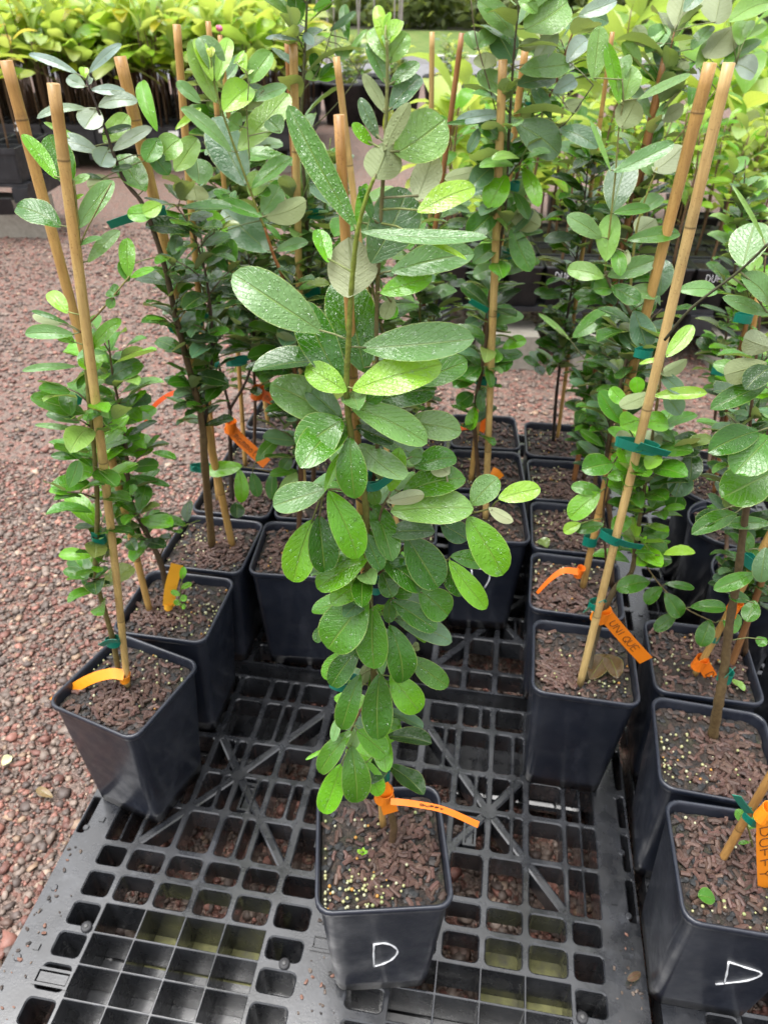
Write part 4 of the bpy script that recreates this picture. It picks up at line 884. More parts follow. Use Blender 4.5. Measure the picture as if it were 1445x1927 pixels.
ln = p.stem_px([(1103, 1285), (1120, 1200), (1155, 1110), (1187, 1078), (1196, 1020), (1215, 900), (1230, 800), (1240, 730), (1250, 665)], .006, .0012, (.12, .10, .06), (.28, .22, .08), root=True); p.grow(ln, .42, .78, .021, .042, .045, pal_bright, shoots=.4)
p.stem_px([(1140, 1060), (1135, 960), (1150, 880), (1190, 820)], .002, .001, BRN, BRN)
br = p.stem_px([(1200, 1050), (1215, 1065), (1245, 1105), (1290, 1145), (1345, 1172)], .0013, .001, (.30, .22, .10), (.32, .28, .12), Yt=.93)
A = p.L
A(1229, 745, 1330, 740, 26, 'lime', .6, fold=.3); A(1222, 741, 1166, 765, 28, 'olive', .8); A(1203, 790, 1165, 802, 36, 'bright', .6); A(1205, 792, 1257, 800, 38, 'bright', .8); A(1172, 797, 1127, 735, 38, 'mid', .3); A(1178, 762, 1147, 730, 28, 'bright', .5); A(1200, 742, 1196, 709, 30, 'bright', .3)
A(1203, 838, 1243, 815, 38, 'grey', .8); A(1195, 837, 1160, 815, 32, 'grey', .8); A(1245, 806, 1311, 780, 20, 'mid', .5); A(1204, 888, 1149, 858, 36, 'bright', .7); A(1203, 890, 1142, 898, 26, 'bright', .6); A(1152, 872, 1094, 884, 42, 'mid', .5); A(1132, 926, 1074, 915, 28, 'mid', .5)
A(1128, 927, 1071, 976, 46, 'bright', .7); A(1092, 985, 1060, 1002, 24, 'lime', .4); A(1136, 987, 1080, 997, 26, 'mid', .8); A(1152, 1002, 1183, 973, 36, 'bright', .8); A(1222, 1094, 1159, 1109, 36, 'mid', .9); A(1253, 672, 1303, 612, 30, 'lime', .4, fold=.15); A(1246, 676, 1202, 685, 10, 'lime', .5); A(1243, 704, 1292, 676, 22, 'olive', .5)
A(1245, 1105, 1214, 1136, 28, 'mid', .5); A(1251, 1116, 1280, 1161, 34, 'deep', .6); A(1250, 1098, 1306, 1107, 16, 'deep', .4); A(1272, 1155, 1231, 1187, 28, 'deep', .5); A(1298, 1142, 1366, 1145, 26, 'deep', .6); A(1336, 1166, 1317, 1216, 36, 'deep', .8); A(1360, 1166, 1392, 1182, 42, 'mid', .7)
A(1240, 990, 1210, 1000, 22, 'deep', .2); A(1210, 1010, 1258, 1045, 22, 'mid', .6); A(1260, 830, 1318, 845, 50, 'dark', -.2); A(1300, 850, 1297, 905, 40, 'dark', -.4); A(1270, 890, 1230, 930, 50, 'blue', -.2); A(1290, 880, 1270, 935, 50, 'blue', -.3); A(1275, 930, 1265, 960, 40, 'deep', -.2); A(1240, 700, 1285, 740, 30, 'blue', -.3); A(1250, 740, 1280, 780, 40, 'blue', -.4)
p.done()

# ------------------------------------------------------------ right edge column
p = Plant('G2', 'feijoa with thick mottled trunk and large glossy leaves at the right edge', 22, .775, drops=.25)
ln = p.stem_px([(1340, 1388), (1352, 1320), (1362, 1262), (1372, 1175), (1388, 1080), (1405, 950), (1435, 850), (1465, 760)], .0085, .003, (.30, .21, .09), (.10, .08, .045), root=True, cp=.6)
p.stem_px([(1250, 640), (1300, 580), (1390, 510), (1448, 455)], .0016, .0014, (.06, .06, .03), (.09, .10, .04), Yb=.8, Yt=.76)
A = p.L
A(1397, 502, 1420, 418, 60, 'dusty', .2, fold=.05, up=-.2); A(1447, 572, 1393, 518, 38, 'dusty', .3); A(1450, 592, 1358, 560, 28, 'dusty', .2); A(1438, 455, 1377, 348, 9, 'light', .4); A(1450, 655, 1398, 636, 44, 'grey', .2, up=.1); A(1442, 683, 1362, 706, 44, 'olive', .4, up=.1, fold=.15); A(1450, 690, 1401, 733, 44, 'dark', .7)
A(1442, 722, 1336, 770, 40, 'deep', .5, fold=.2); A(1428, 811, 1331, 851, 46, 'deep', .4, fold=.15); A(1448, 822, 1381, 891, 74, 'mid', .7, fold=.08); A(1455, 888, 1358, 937, 80, 'mid', .9, fold=.08); A(1450, 985, 1364, 985, 27, 'deep', .3); A(1440, 1030, 1430, 1096, 38, 'blue', .5); A(1420, 1080, 1342, 1110, 32, 'mid', .7, fold=.15)
A(1385, 965, 1300, 1005, 34, 'deep', .4); A(1410, 1040, 1395, 1000, 30, 'deep', .3); A(1440, 1200, 1425, 1215, 20, 'mid'); A(1350, 960, 1310, 990, 30, 'dark', .2); A(1420, 1130, 1404, 1170, 34, 'mid', .6); A(1410, 1130, 1370, 1122, 24, 'deep', .4)
p.done()
p = Plant('G3', 'dark feijoa filling the right edge behind the large glossy leaves', 23, .98)
ln = p.stem_px([(1402, 1240), (1404, 1120), (1400, 980), (1408, 830), (1425, 640), (1440, 480)], .005, .001, BRN, BRN, root=True); p.grow(ln, .18, .75, .024, .045, .055, pal_dark, shoots=.5)
p.done()
p = Plant('G1', 'tiny two leaved shoot at the foot of the right edge stake', 24, .59)
p.stem_px([(1416, 1598), (1410, 1570), (1402, 1545)], .0016, .0012, (.2, .2, .06), GRN, root=True); p.L(1404, 1550, 1382, 1525, 22, 'mid'); p.L(1406, 1560, 1430, 1535, 22, 'mid'); p.L(1410, 1585, 1388, 1588, 8, 'mid')
p.done()
for key, Y, px, sd, lb in (('R1', 1.79, [(1328, 915), (1340, 820), (1356, 700), (1375, 560), (1395, 400), (1402, 300)], 25, 'feijoa in the furthest round pot at right'), ('R2', 1.56, [(1350, 955), (1362, 880), (1380, 760), (1405, 600), (1420, 500)], 26, 'feijoa in the middle round pot at right'), ('R3', 1.27, [(1366, 1090), (1368, 1000), (1385, 900), (1420, 760), (1435, 660)], 27, 'feijoa with mottled trunk in the nearest round pot at right')):
    p = Plant(key, lb, sd, Y); ln = p.stem_px(px, .0055, .001, (.13, .08, .045), BRN, root=True); p.grow(ln, .4, .98, .025, .05, .055, pal_green, shoots=.5); p.done()

# ------------------------------------------------------------ bamboo stakes
def stake(px_top, px_bot, label, rt, rb=None, key=None, col=(.50, .27, .085), orange=.5, Yt=None, seed=0):
    g = random.Random(seed + 50); B = on_z(px_bot[0], px_bot[1], ZS - .004); Y = B[1] if Yt is None else Yt; rt = rt * (.76 if 'orange spotted' not in label else .95); rb = (rb or rt * 1.38) * .78
    T = on_y(px_top[0], px_top[1], Y); n = 34
    L = np.linalg.norm(T - B); bend = np.array([g.uniform(-.006, .006), g.uniform(-.004, .004), 0])
    nodes = []; d = g.uniform(.08, .2)
    while d < L: nodes.append(d); d += g.uniform(.22, .40)
    ds = sorted(set([L * i / n for i in range(n + 1)] + [x + o_ for x in nodes for o_ in (-.006, -.0025, -.0005, .0015, .005) if 0 < x + o_ < L]))
    pts = []; rad = []; cs = []; ca_ = np.array(col); co = np.array((.50, .24, .06))
    for d in ds:
        f = d / L; r = rb + (rt - rb) * f; q = B + (T - B) * f + bend * math.sin(f * 3.14); c = ca_ * (1 + .10 * math.sin(d * 23 + seed))
        c = c * (1 - orange * max(0, f - .80) / .2) + co * orange * max(0, f - .80) / .2
        for x in nodes:
            e = d - x
            if abs(e) < .0012: r *= 1.10; c = c * .30
            elif -.007 < e < 0: r *= 1.05; c = c * 1.12
            elif abs(e) < .007: r *= 1.04; c = c * .80
        pts.append(q); rad.append(r); cs.append(c)
    b = MB(); b.tube(pts, rad, 12, np.array(cs))
    b.v[-1] -= B
    o = b.build('bamboo_stake', M['bamboo'], None, True, B)
    if True:
        me = o.data
        me.polygons[len(me.polygons) - 1].use_smooth = False
    tag(o, label, 'stake', 'bamboo stakes in the pots'); return o
G_, O_, R_ = (.68, .49, .185), (.61, .385, .125), (.36, .165, .06)
stake((638, 216), (721, 1558), 'thick orange topped bamboo stake of the central feijoa', .0056, .0062, col=(.60, .37, .12), orange=.5, seed=1)
stake((101, 157), (241, 1294), 'pale bamboo stake in the askew front left pot', .0088, .0072, col=G_, seed=2)
stake((12, 114), (283, 1153), 'brown streaked bamboo stake leaning far left from the second left pot', .0105, .0082, col=O_, seed=3)
stake((226, 106), (438, 1030), 'bamboo stake leaning left with pale cut top, third left pot', .0122, .0098, col=O_, seed=4)
stake((333, 46), (412, 945), 'straight bamboo stake top seen against the bright seedlings', .0088, .0080, col=O_, seed=5)
stake((392, 40), (462, 880), 'short looking bamboo tip left of the pink flower bud, far row', .0068, .0068, col=O_, seed=6)
stake((414, 66), (505, 800), 'slim bamboo tip under the pink bud, far row', .0066, .0066, col=O_, seed=7)
stake((552, 79), (572, 950), 'yellow bamboo stake, right one of the twin pair left of centre', .0096, .0082, col=G_, seed=8)
stake((540, 76), (588, 865), 'brown bamboo stake, left and rear one of the twin pair', .0070, .0070, col=R_, seed=9)
stake((633, 107), (750, 1010), 'thin bamboo stake with a bulging joint just behind the central stake', .0073, .0075, col=G_, seed=10)
stake((813, 60), (806, 812), 'slim straight yellow stake in the distance right of centre', .0074, .0074, col=G_, orange=.3, seed=11)
stake((869, 62), (748, 872), 'slim rust coloured stake slanting right, right of centre', .0072, .0072, col=R_, orange=.2, seed=12)
stake((946, 112), (913, 978), 'pale lower bamboo stake tied with two green bands, right of centre', .0098, .0092, col=G_, seed=13)
stake((988, 92), (885, 906), 'rust brown stake crossing behind the pale tied one, right of centre', .0088, .0080, col=O_, orange=.6, seed=14)
stake((1152, 60), (1048, 828), 'thin brown stake beside the black bare stem, rear right', .0062, .0062, col=O_, seed=15)
stake((1252, 108), (1078, 910), 'rust coloured stake of the mossy pot, slanting right', .0098, .0082, col=R_, seed=16)
stake((1336, 118), (1095, 1110), 'orange spotted stake, left one of the tall pair leaning right', .0094, .0084, col=O_, orange=.3, seed=17)
stake((1371, 118), (1090, 1290), 'pale yellow stake with black joint marks, tallest at right', .0084, .0082, col=(.72, .53, .22), orange=.3, seed=18)
stake((1600, 700), (1306, 1270), 'short visible stake leaning right, beside the curled orange tag', .0078, .0078, col=O_, seed=19)
stake((1520, 800), (1374, 1254), 'brown stake leaning right behind the mottled trunk', .0078, .0078, col=(.34, .17, .07), seed=20)
stake((1660, 1120), (1356, 1620), 'speckled stake stub with pale joint leaning out at the right edge', .0072, .0072, col=(.52, .29, .09), seed=21)
stake((1415, 560), (1342, 930), 'leftmost thin brown stake in the round pots at right', .0066, .0066, col=R_, seed=22)
stake((1405, 600), (1332, 905), 'thin grey brown stake at the back of the furthest round pot', .0066, .0066, col=(.2, .12, .07), seed=23)
stake((1425, 560), (1357, 958), 'thin ochre stake in the middle round pot', .0068, .0068, col=O_, seed=24)

b = MB(); fc = on_y(413, 54, 1.88)
for i in range(5):
    a_ = i * 1.26; b.add(IV * np.array([.0035, .0035, .006]) + np.array([math.cos(a_) * .004, math.sin(a_) * .004, .002 * (i % 2)]), [tuple(f) for f in IF], (.75, .20, .33))
b.tube([(0, 0, -.012), (0, 0, 0)], .0015, 6, (.2, .3, .08)); tag(b.build('flower_bud', M['plain'], None, True, fc), 'tiny pink flower bud at the tip of a slim distant stake', 'flower')
# ------------------------------------------------------------ green ties and orange tags
def ribbon(b, C, Wd, hw, th, col):
    C = [np.asarray(c, float) for c in C]; n = len(C); V = []
    for i in range(n):
        t_ = unit(C[min(i + 1, n - 1)] - C[max(i - 1, 0)]); w_ = np.asarray(Wd[i] if isinstance(Wd, list) else Wd, float); w_ = unit(w_ - t_ * np.dot(w_, t_)); m_ = np.cross(t_, w_)
        h = hw[i] if isinstance(hw, (list, np.ndarray)) else hw
        V += [C[i] + w_ * h + m_ * th, C[i] - w_ * h + m_ * th, C[i] - w_ * h - m_ * th, C[i] + w_ * h - m_ * th]
    F = [(i * 4 + k_, i * 4 + (k_ + 1) % 4, i * 4 + 4 + (k_ + 1) % 4, i * 4 + 4 + k_) for i in range(n - 1) for k_ in range(4)] + [(3, 2, 1, 0), tuple((n - 1) * 4 + k_ for k_ in range(4))]
    b.add(V, F, col)
TG = (.004, .175, .12)
def tie(px, Y, wpx, label, tails=(), hpx=14, tilt=0):
    c = on_y(px[0], px[1], Y); d0 = depth(c); rx = wpx / 2 * d0 / FPX; hh = hpx / 2 * d0 / FPX
    root = thing('plant_tie', label, 'tie', c, 0, 'green tape ties'); b = MB()
    C = [np.array([rx * math.cos(R(a)), .010 * math.sin(R(a)), tilt * rx * math.cos(R(a)) + .0012 * math.sin(R(2 * a))]) for a in range(0, 361, 20)]
    ribbon(b, C, UP, hh, .0003, TG); b.build('loop', M['tape'], root, False)
    for tl in tails:
        b = MB(); P = smooth_path([on_y(x, y, Y - .012) - c for x, y in tl], 6)
        ribbon(b, P, UP + np.array([0, -.35, 0]), hh * np.linspace(1, .9, len(P)), .0004, np.array(TG) * 1.05); b.build('tail', M['tape'], root, False)
tie((213, 1207), .878, 26, 'green tie low on the pale stake of the askew front left pot', [[(222, 1206), (205, 1207), (190, 1215)]])
tie((187, 1013), .885, 26, 'small green tie halfway up the pale front left stake', [[(184, 1008), (172, 1005)]])
tie((165, 733), 1.06, 42, 'green tie wrapped high around the two left stakes', [[(150, 740), (146, 762)]], 16)
tie((378, 880), 1.30, 40, 'green tie joining trunk and stake of the third left pot', [[(372, 880), (364, 884)]], 12)
tie((352, 612), 1.28, 60, 'green tie amid dark leaves on the third left plant', [[(330, 618), (318, 620)], [(376, 600), (390, 590)]], 16, .25)
tie((283, 402), 1.27, 60, 'long dark green tie near the round lime leaf at left', [[(270, 405), (240, 412), (205, 424)]], 18, .15)
tie((397, 686), 1.45, 34, 'short green tie left of the slanted one, fourth left plant', [], 10)
tie((445, 680), 1.47, 40, 'slanted green tie with free end on the fourth left plant', [[(435, 682), (455, 678), (473, 671)]], 13, .2)
tie((388, 630), 1.66, 30, 'dark green tie deep in the left foliage, fifth plant', [], 12)
tie((588, 402), 1.50, 44, 'green tie behind the twin bamboo stakes', [[(600, 400), (570, 404)]], 14)
tie((585, 549), 1.50, 36, 'green tie low on the yellow twin stake', [[(600, 546), (575, 552)]], 18)
tie((700, 905), .60, 44, 'wide green tie slanting across the central stake', [[(700, 918), (715, 912), (736, 896), (745, 880)]], 22, .25)
tie((705, 1102), .60, 28, 'green tie half covered on the middle of the central stake', [], 16)
tie((648, 1284), .60, 56, 'green tie tail poking out left of the central plant near the pallet beam', [[(655, 1284), (628, 1280)]], 20)
tie((722, 1455), .60, 22, 'small green tie at the foot of the central stake', [], 30)
tie((928, 592), 1.43, 24, 'upper green band on the pale stake right of centre', [[(918, 585), (900, 575), (884, 566)]], 13)
tie((914, 717), 1.43, 40, 'lower green band on the pale stake right of centre', [[(892, 712), (868, 702)]], 12)
tie((966, 350), 1.45, 22, 'green band at mid height between two orange stakes right of centre', [], 14)
tie((952, 478), 1.46, 26, 'green band below the large bright leaf right of centre', [], 14)
tie((1003, 200), 1.62, 30, 'pale green tie high among grey leaves', [], 14)
tie((1198, 838), .905, 84, 'long green tie with square cut end across the glossy young feijoa', [[(1200, 838), (1225, 846), (1258, 855)]], 18, -.2)
tie((1148, 1010), .912, 42, 'green tie with long flat end low on the pale yellow stake', [[(1160, 1018), (1180, 1025), (1208, 1030)]], 17, -.4)
tie((1120, 1138), .918, 26, 'green tie above the handwritten tag at right', [[(1128, 1136), (1140, 1130)], [(1110, 1142), (1100, 1152)]], 15)
tie((1110, 1017), 1.165, 26, 'green tie on the orange spotted stake low down', [], 20)
tie((1210, 664), 1.10, 34, 'dark green tie behind the black joint mark of the pale stake', [], 16)
tie((1100, 835), 1.56, 26, 'green tie on the stake of the mossy pot', [], 20)
tie((1340, 1198), .94, 26, 'green tie on the short stake beside the hanging thin tag', [], 14)
tie((1364, 1272), .78, 26, 'green tie around the mottled trunk at right', [[(1366, 1272), (1380, 1258)]], 22)
tie((1415, 1538), .57, 34, 'green tie with pointed end at the stake stub on the right edge', [[(1410, 1530), (1395, 1512), (1385, 1497)]], 18, -.3)
tie((1405, 1052), .80, 40, 'open green loop hanging at the right edge above the pots', [], 20, -.6)
tie((1398, 598), 1.3, 34, 'green tie in pale leaves near the right edge', [], 16)
tie((1352, 695), 1.5, 26, 'green tie over the gravel gap near the right edge', [], 18)
# handwriting as short strokes
GL = {'U': [[(0, 1), (0, .25), (.25, 0), (.5, .25), (.5, 1)]], 'N': [[(0, 0), (0, 1), (.55, 0), (.55, 1)]], 'I': [[(.15, 0), (.15, 1)]], 'Q': [[(.3, 1), (0, .6), (.1, .1), (.4, 0), (.6, .4), (.5, .9), (.3, 1)], [(.35, .3), (.65, -.1)]],
      'E': [[(.5, 1), (0, 1), (0, 0), (.5, 0)], [(0, .5), (.4, .5)]], 'D': [[(0, 0), (0, 1), (.4, .85), (.55, .5), (.4, .1), (0, 0)]], 'F': [[(.5, 1), (0, 1), (0, 0)], [(0, .5), (.4, .5)]], 'Y': [[(0, 1), (.25, .5), (.5, 1)], [(.25, .5), (.2, -.1)]],
      'm': [[(0, 0), (0, .6), (.2, .6), (.25, 0), (.25, .55), (.5, .55), (.55, 0)]], 'a': [[(.45, .55), (.1, .55), (0, .2), (.25, 0), (.45, .3), (.5, 0)]], 'o': [[(.25, .6), (0, .3), (.25, 0), (.5, .3), (.25, .6)]], 't': [[(.2, .95), (.2, .1), (.4, 0)], [(0, .6), (.4, .6)]], 'h': [[(0, 1), (0, 0), (.05, .45), (.3, .55), (.4, 0)]], 'M': [[(0, 0), (.05, 1), (.3, .4), (.55, 1), (.6, 0)]]}
def plant_tag(pts, wpx, Y, label, text='', loop=None, col=(.80, .22, .012), t0=.3, t1=.95, wdir=None, hfrac=.62, Ye=None, taper=None, flip=False):
    ys = np.linspace(Y, Y if Ye is None else Ye, len(pts)); P = smooth_path([on_y(x, y, q) for (x, y), q in zip(pts, ys)], 6); c = P[0].copy(); P = [q - c for q in P]
    d0 = depth(c); hw = wpx / 2 * d0 / FPX; root = thing('plant_tag', label, 'tag', c, 0, 'orange tape tags')
    v = unit(ray(*pts[len(pts) // 2])); Wd = []
    for i in range(len(P)):
        t_ = unit(P[min(i + 1, len(P) - 1)] - P[max(i - 1, 0)]); w_ = unit(np.cross(t_, v)) if wdir is None else unit(np.asarray(wdir, float)); Wd.append(w_)
    b = MB(); hwa = hw * (np.ones(len(P)) if taper is None else np.interp(np.linspace(0, 1, len(P)), *taper)); ribbon(b, P, Wd, hwa, .0003, col); strip = b.build('strip', M['flag'], root)
    if loop:
        b = MB(); lc = on_y(loop[0], loop[1], Y + .004) - c; r = loop[2] / 2 * d0 / FPX
        C = [lc + np.array([r * math.cos(R(a)), r * math.sin(R(a)), .002 * math.sin(R(a))]) for a in range(0, 361, 24)]
        ribbon(b, C, UP + np.array([.25, 0, 0]), loop[3] / 2 * d0 / FPX, .0003, np.array(col) * .95); b.build('knot', M['flag'], root, False)
    if text:
        b = MB(); cum = np.concatenate([[0], np.cumsum([np.linalg.norm(P[i + 1] - P[i]) for i in range(len(P) - 1)])]); Lt = cum[-1]
        adv = sum(.75 for _ in text); sc = (t1 - t0) * Lt / adv; x = t0 * Lt
        def at(d, h):
            i = min(max(int(np.searchsorted(cum, d)) - 1, 0), len(P) - 2); f = (d - cum[i]) / (cum[i + 1] - cum[i] + 1e-9); t_ = unit(P[i + 1] - P[i]); w_ = unit(Wd[i] - t_ * np.dot(Wd[i], t_)); m_ = np.cross(t_, w_)
            if np.dot(m_, v) > 0: m_ = -m_
            return P[i] + (P[i + 1] - P[i]) * f + w_ * h + m_ * .0009
        for ch in text:
            for st in GL[ch]:
                Q = []
                for (gx, gy) in st:
                    h = (gy - .45) * 2 * hw * hfrac * (-1 if flip else 1)
                    Q.append(at(x + gx * sc, h))
                b.tube(smooth_path(Q, 3), .00055, 5, (.05, .02, .01))
            x += .75 * sc
        b.build('lettering', M['ink'], strip, True)
plant_tag([(234, 1270), (205, 1268), (160, 1283), (100, 1322)], 20, .878, 'long orange tag lying across the askew front left pot to its corner', loop=(236, 1274, 18, 18), col=(.82, .28, .012))
plant_tag([(318, 1140), (322, 1105), (334, 1062)], 22, 1.07, 'upright amber tag behind a small sprout in the second left pot', loop=(318, 1138, 16, 14), col=(.86, .42, .03))
plant_tag([(735, 1508), (775, 1512), (835, 1524), (900, 1552)], 12, .57, 'narrow orange tag curving out right over rim of the front centre pot', 'DUFFY', col=(.85, .20, .01), t0=.3, t1=.56, hfrac=.26, loop=None)
plant_tag([(717, 1478), (727, 1500), (735, 1530)], 30, .578, 'orange tape knotted around the foot of the central stake', col=(.85, .24, .012), loop=(722, 1495, 30, 26))
plant_tag([(1135, 1150), (1150, 1170), (1180, 1205), (1215, 1243)], 28, .93, 'orange tag lettered in dark marker hanging over the dry leaf pot', 'UNIQUE', loop=(1130, 1155, 30, 26), col=(.84, .23, .012), t0=.20, t1=.80, wdir=(.75, 0, .70), hfrac=.5)
plant_tag([(1088, 1076), (1060, 1074), (1035, 1090), (1010, 1116)], 12, 1.15, 'thin bent orange tag over the pot behind the dry leaf pot', col=(.82, .17, .012), loop=(1090, 1076, 14, 20), taper=([0, 1], [1.1, .5]))
plant_tag([(1318, 1243), (1330, 1262), (1340, 1285), (1341, 1326)], 24, .93, 'curled orange tag with handwriting beside the short stake at right', 'DUFFY', loop=(1316, 1247, 22, 24), col=(.82, .19, .012), t0=.3, t1=.9)
plant_tag([(1384, 1138), (1378, 1165), (1374, 1195), (1365, 1230)], 10, .93, 'thin orange tag hanging edge on from a knot at right', loop=(1382, 1140, 22, 20), col=(.84, .20, .012), taper=([0, 1], [1.2, .4]))
plant_tag([(1438, 1540), (1437, 1600), (1440, 1690)], 30, .545, 'wide orange tag with handwriting cut by the right edge', 'DUFFY', loop=(1440, 1530, 26, 34), col=(.86, .27, .012), t0=.10, t1=.75, wdir=(1, 0, 0))
plant_tag([(430, 800), (450, 825), (475, 848), (502, 873)], 22, 1.46, 'orange tag with small handwriting sloping down from the forked trunk', 'mammoth', loop=(434, 802, 20, 22), col=(.84, .20, .012), t0=.22, t1=.85)
plant_tag([(482, 738), (505, 748), (540, 765), (570, 785)], 20, 1.66, 'orange tag with small handwriting further back, sloping right', 'mammoth', loop=(485, 738, 24, 20), col=(.84, .17, .012), t0=.2, t1=.8)
plant_tag([(275, 795), (290, 765), (318, 743), (352, 733)], 8, 1.33, 'thin red orange tag arching over gravel left of the trunk', col=(.80, .11, .02))
plant_tag([(862, 806), (872, 803), (884, 802)], 12, 1.76, 'short red orange tag end in the rearmost pot right of centre', col=(.84, .12, .01))
plant_tag([(904, 812), (910, 800), (916, 786)], 14, 1.74, 'orange tag end beside the pale stake in the rearmost pot', col=(.86, .16, .01))
plant_tag([(925, 886), (933, 890), (942, 900)], 16, 1.57, 'small orange tag stub behind the pale stake, middle pot right of centre', col=(.86, .26, .01))
plant_tag([(500, 668), (505, 690), (500, 712)], 14, 1.84, 'orange tag scrap seen through leaves at rear left', col=(.86, .18, .01))
# small things on the soil
sp = Plant('sp', 'tiny green sprout at the foot of the trunk in the second left pot', 40, 1.05, 'weed_seedling', 'small weeds on the potting mix', 'weed')
sp.stem_px([(340, 1146), (340, 1110), (345, 1082)], .0012, .0008, GRN, GRN, root=True)
for a_ in ((342, 1090, 346, 1066, 14, 'bright'), (340, 1108, 362, 1098, 12, 'bright'), (340, 1120, 322, 1112, 12, 'bright'), (340, 1130, 352, 1122, 14, 'bright'), (340, 1138, 328, 1130, 12, 'bright'), (341, 1142, 350, 1142, 12, 'bright')): sp.L(*a_)
sp.done()
sp = Plant('sp2', 'pale green sprout in centre of the pot marked D', 41, .55, 'weed_seedling', 'small weeds on the potting mix', 'weed'); sp.stem_px([(682, 1612), (681, 1602)], .001, .0008, GRN, GRN, root=True)
for a_ in ((681, 1606, 692, 1602, 8, 'bright'), (681, 1606, 672, 1600, 8, 'lime'), (681, 1610, 684, 1594, 7, 'lime')): sp.L(*a_)
sp.done()
def loose_leaf(pts, z, kind, label, name='fallen_leaf', w_=.03, col=None, split=False):
    g = random.Random(len(label)); b = MB(); P = on_z(*pts[0], z); T = on_z(*pts[1], z + .004)
    add_leaf(b, np.zeros(3), T - P, UP + np.array([.1, -.2, 0]), w_, col or PAL[kind], g, .25, .08)
    if split: Q = on_z(*split, z + .006); add_leaf(b, np.zeros(3), Q - P, UP + np.array([-.2, -.1, 0]), w_, np.array(col or PAL[kind]) * .9, g, .2, .1)
    o = b.build(name, M['leaf'], None, True, P); tag(o, label, 'leaf', 'fallen leaves on the potting mix')
loose_leaf([(1140, 1232), (1108, 1278)], ZS + .012, 'mid', 'dry brown heart shaped leaf on the soil at right', w_=.034, col=(.11, .066, .026), split=(1162, 1276))
loose_leaf([(1345, 1692), (1312, 1685)], ZS + .010, 'mid', 'fallen green leaf in the pot at bottom right', w_=.022)
loose_leaf([(1375, 1278), (1400, 1300)], ZS + .008, 'light', 'fallen pale green leaf beside the mottled trunk pot', w_=.016)
loose_leaf([(1030, 1030), (1015, 1015)], ZS + .008, 'olive', 'fallen olive leaf in the third pot behind the dry leaf pot', w_=.03)

b = MB(); g = random.Random(91)
for _ in range(150):
    a_ = g.choice((g.uniform(.456, .503), -g.uniform(.456, .503), g.uniform(-.03, .03))); bb_ = g.uniform(-.17, .17)
    x, y = pab(-.163 + a_, .5025 + bb_); s_ = g.uniform(.0008, .0032)
    V = IV * np.array([s_ * 1.5, s_, s_ * .6]) * (1 + np.array([[g.uniform(-.4, .4)] for _ in range(12)])); q_ = g.uniform(0, 3.1)
    V = np.stack([V[:, 0] * math.cos(q_) - V[:, 1] * math.sin(q_) + x, V[:, 0] * math.sin(q_) + V[:, 1] * math.cos(q_) + y, V[:, 2] + PZ + s_ * .5], 1)
    b.add(V, [tuple(f) for f in IF], np.array(g.choice([(.05, .035, .028), (.03, .026, .024), (.12, .09, .07), (.2, .1, .07)])))
tag(b.build('spilled_potting_mix', M['grain']), 'crumbs of potting mix and grit scattered over the near pallet', 'crumbs', None, 'stuff')
loose_leaf([(5, 1440), (22, 1422)], .016, 'cream', 'fallen cream coloured leaf on the gravel at the left edge', w_=.022)
loose_leaf([(100, 1500), (70, 1484)], .016, 'olive', 'fallen dull leaf on the gravel left of the pallet corner', w_=.018, col=(.20, .13, .06))
loose_leaf([(1205, 1830), (1180, 1845)], PZ + .004, 'olive', 'scrap of brown bark lying on the pallet edge at right', 'bark_scrap', .012, (.12, .075, .05))
# ------------------------------------------------------------ background: seedling benches
def big_leaf_plant(seed, h, nl, Ll, pal, name, label, group, wr=(.42, .55), droop=.5, lo=.55, cat='seedling', stems=1, bare=0):
    g = random.Random(seed); s = MB(); l = MB()
    for k_ in range(stems):
        ox, oy = (0, 0) if stems == 1 else (g.uniform(-.06, .06), g.uniform(-.06, .06))
        P = [np.array([ox + g.uniform(-.03, .03) * f, oy + g.uniform(-.03, .03) * f, h * f]) for f in (0, .35, .7, 1)]; Q = np.array(smooth_path(P, 4))
        s.tube(Q, np.linspace(.007, .003, len(Q)), 6, np.array([.20, .12, .06]) * g.uniform(.7, 1.3))
        if bare:
            for _ in range(bare): x_, y_ = g.uniform(-.1, .1), g.uniform(-.1, .1); s.tube([(x_, y_, 0), (x_ + g.uniform(-.03, .03), y_, h * .5), (x_ * .6, y_ * .6, h * .9)], .0055, 5, np.array([.17, .10, .05]) * g.uniform(.5, 1.4))
        for j in range(nl):
            f = lo + (1 - lo) * j / max(1, nl - 1); q = Q[min(len(Q) - 1, int(f * (len(Q) - 1)))]; az = j * 2.4 + g.uniform(-.4, .4); e = R(g.uniform(15, 70) * (f if f > .8 else .6))
            dv = np.array([math.cos(az) * math.cos(e), math.sin(az) * math.cos(e), math.sin(e)]); L = Ll * g.uniform(.6, 1.15)
            p0 = q + dv * .03; s.tube([q, p0], .0018, 5, (.3, .3, .1)); kind = g.choice(pal)
            add_leaf(l, p0, p0 + dv * L - UP * L * g.uniform(0, droop), UP - dv * .2 + np.array([g.uniform(-.5, .5), g.uniform(-.5, .5), 0]), L * g.uniform(*wr), PAL[kind], g, .15, g.uniform(.05, .25), False)
    o = thing(name, label, cat, (0, 0, 0), 0, group); s.build('stem', M['bark'], o, True); l.build('foliage', M['leaf_far'], o, True); return o
PAL['slime'] = (.36, .50, .05); PAL['spale'] = (.42, .55, .18); PAL['sgreen'] = (.20, .38, .055); PAL['syel'] = (.55, .45, .03); PAL['sor'] = (.60, .22, .02)
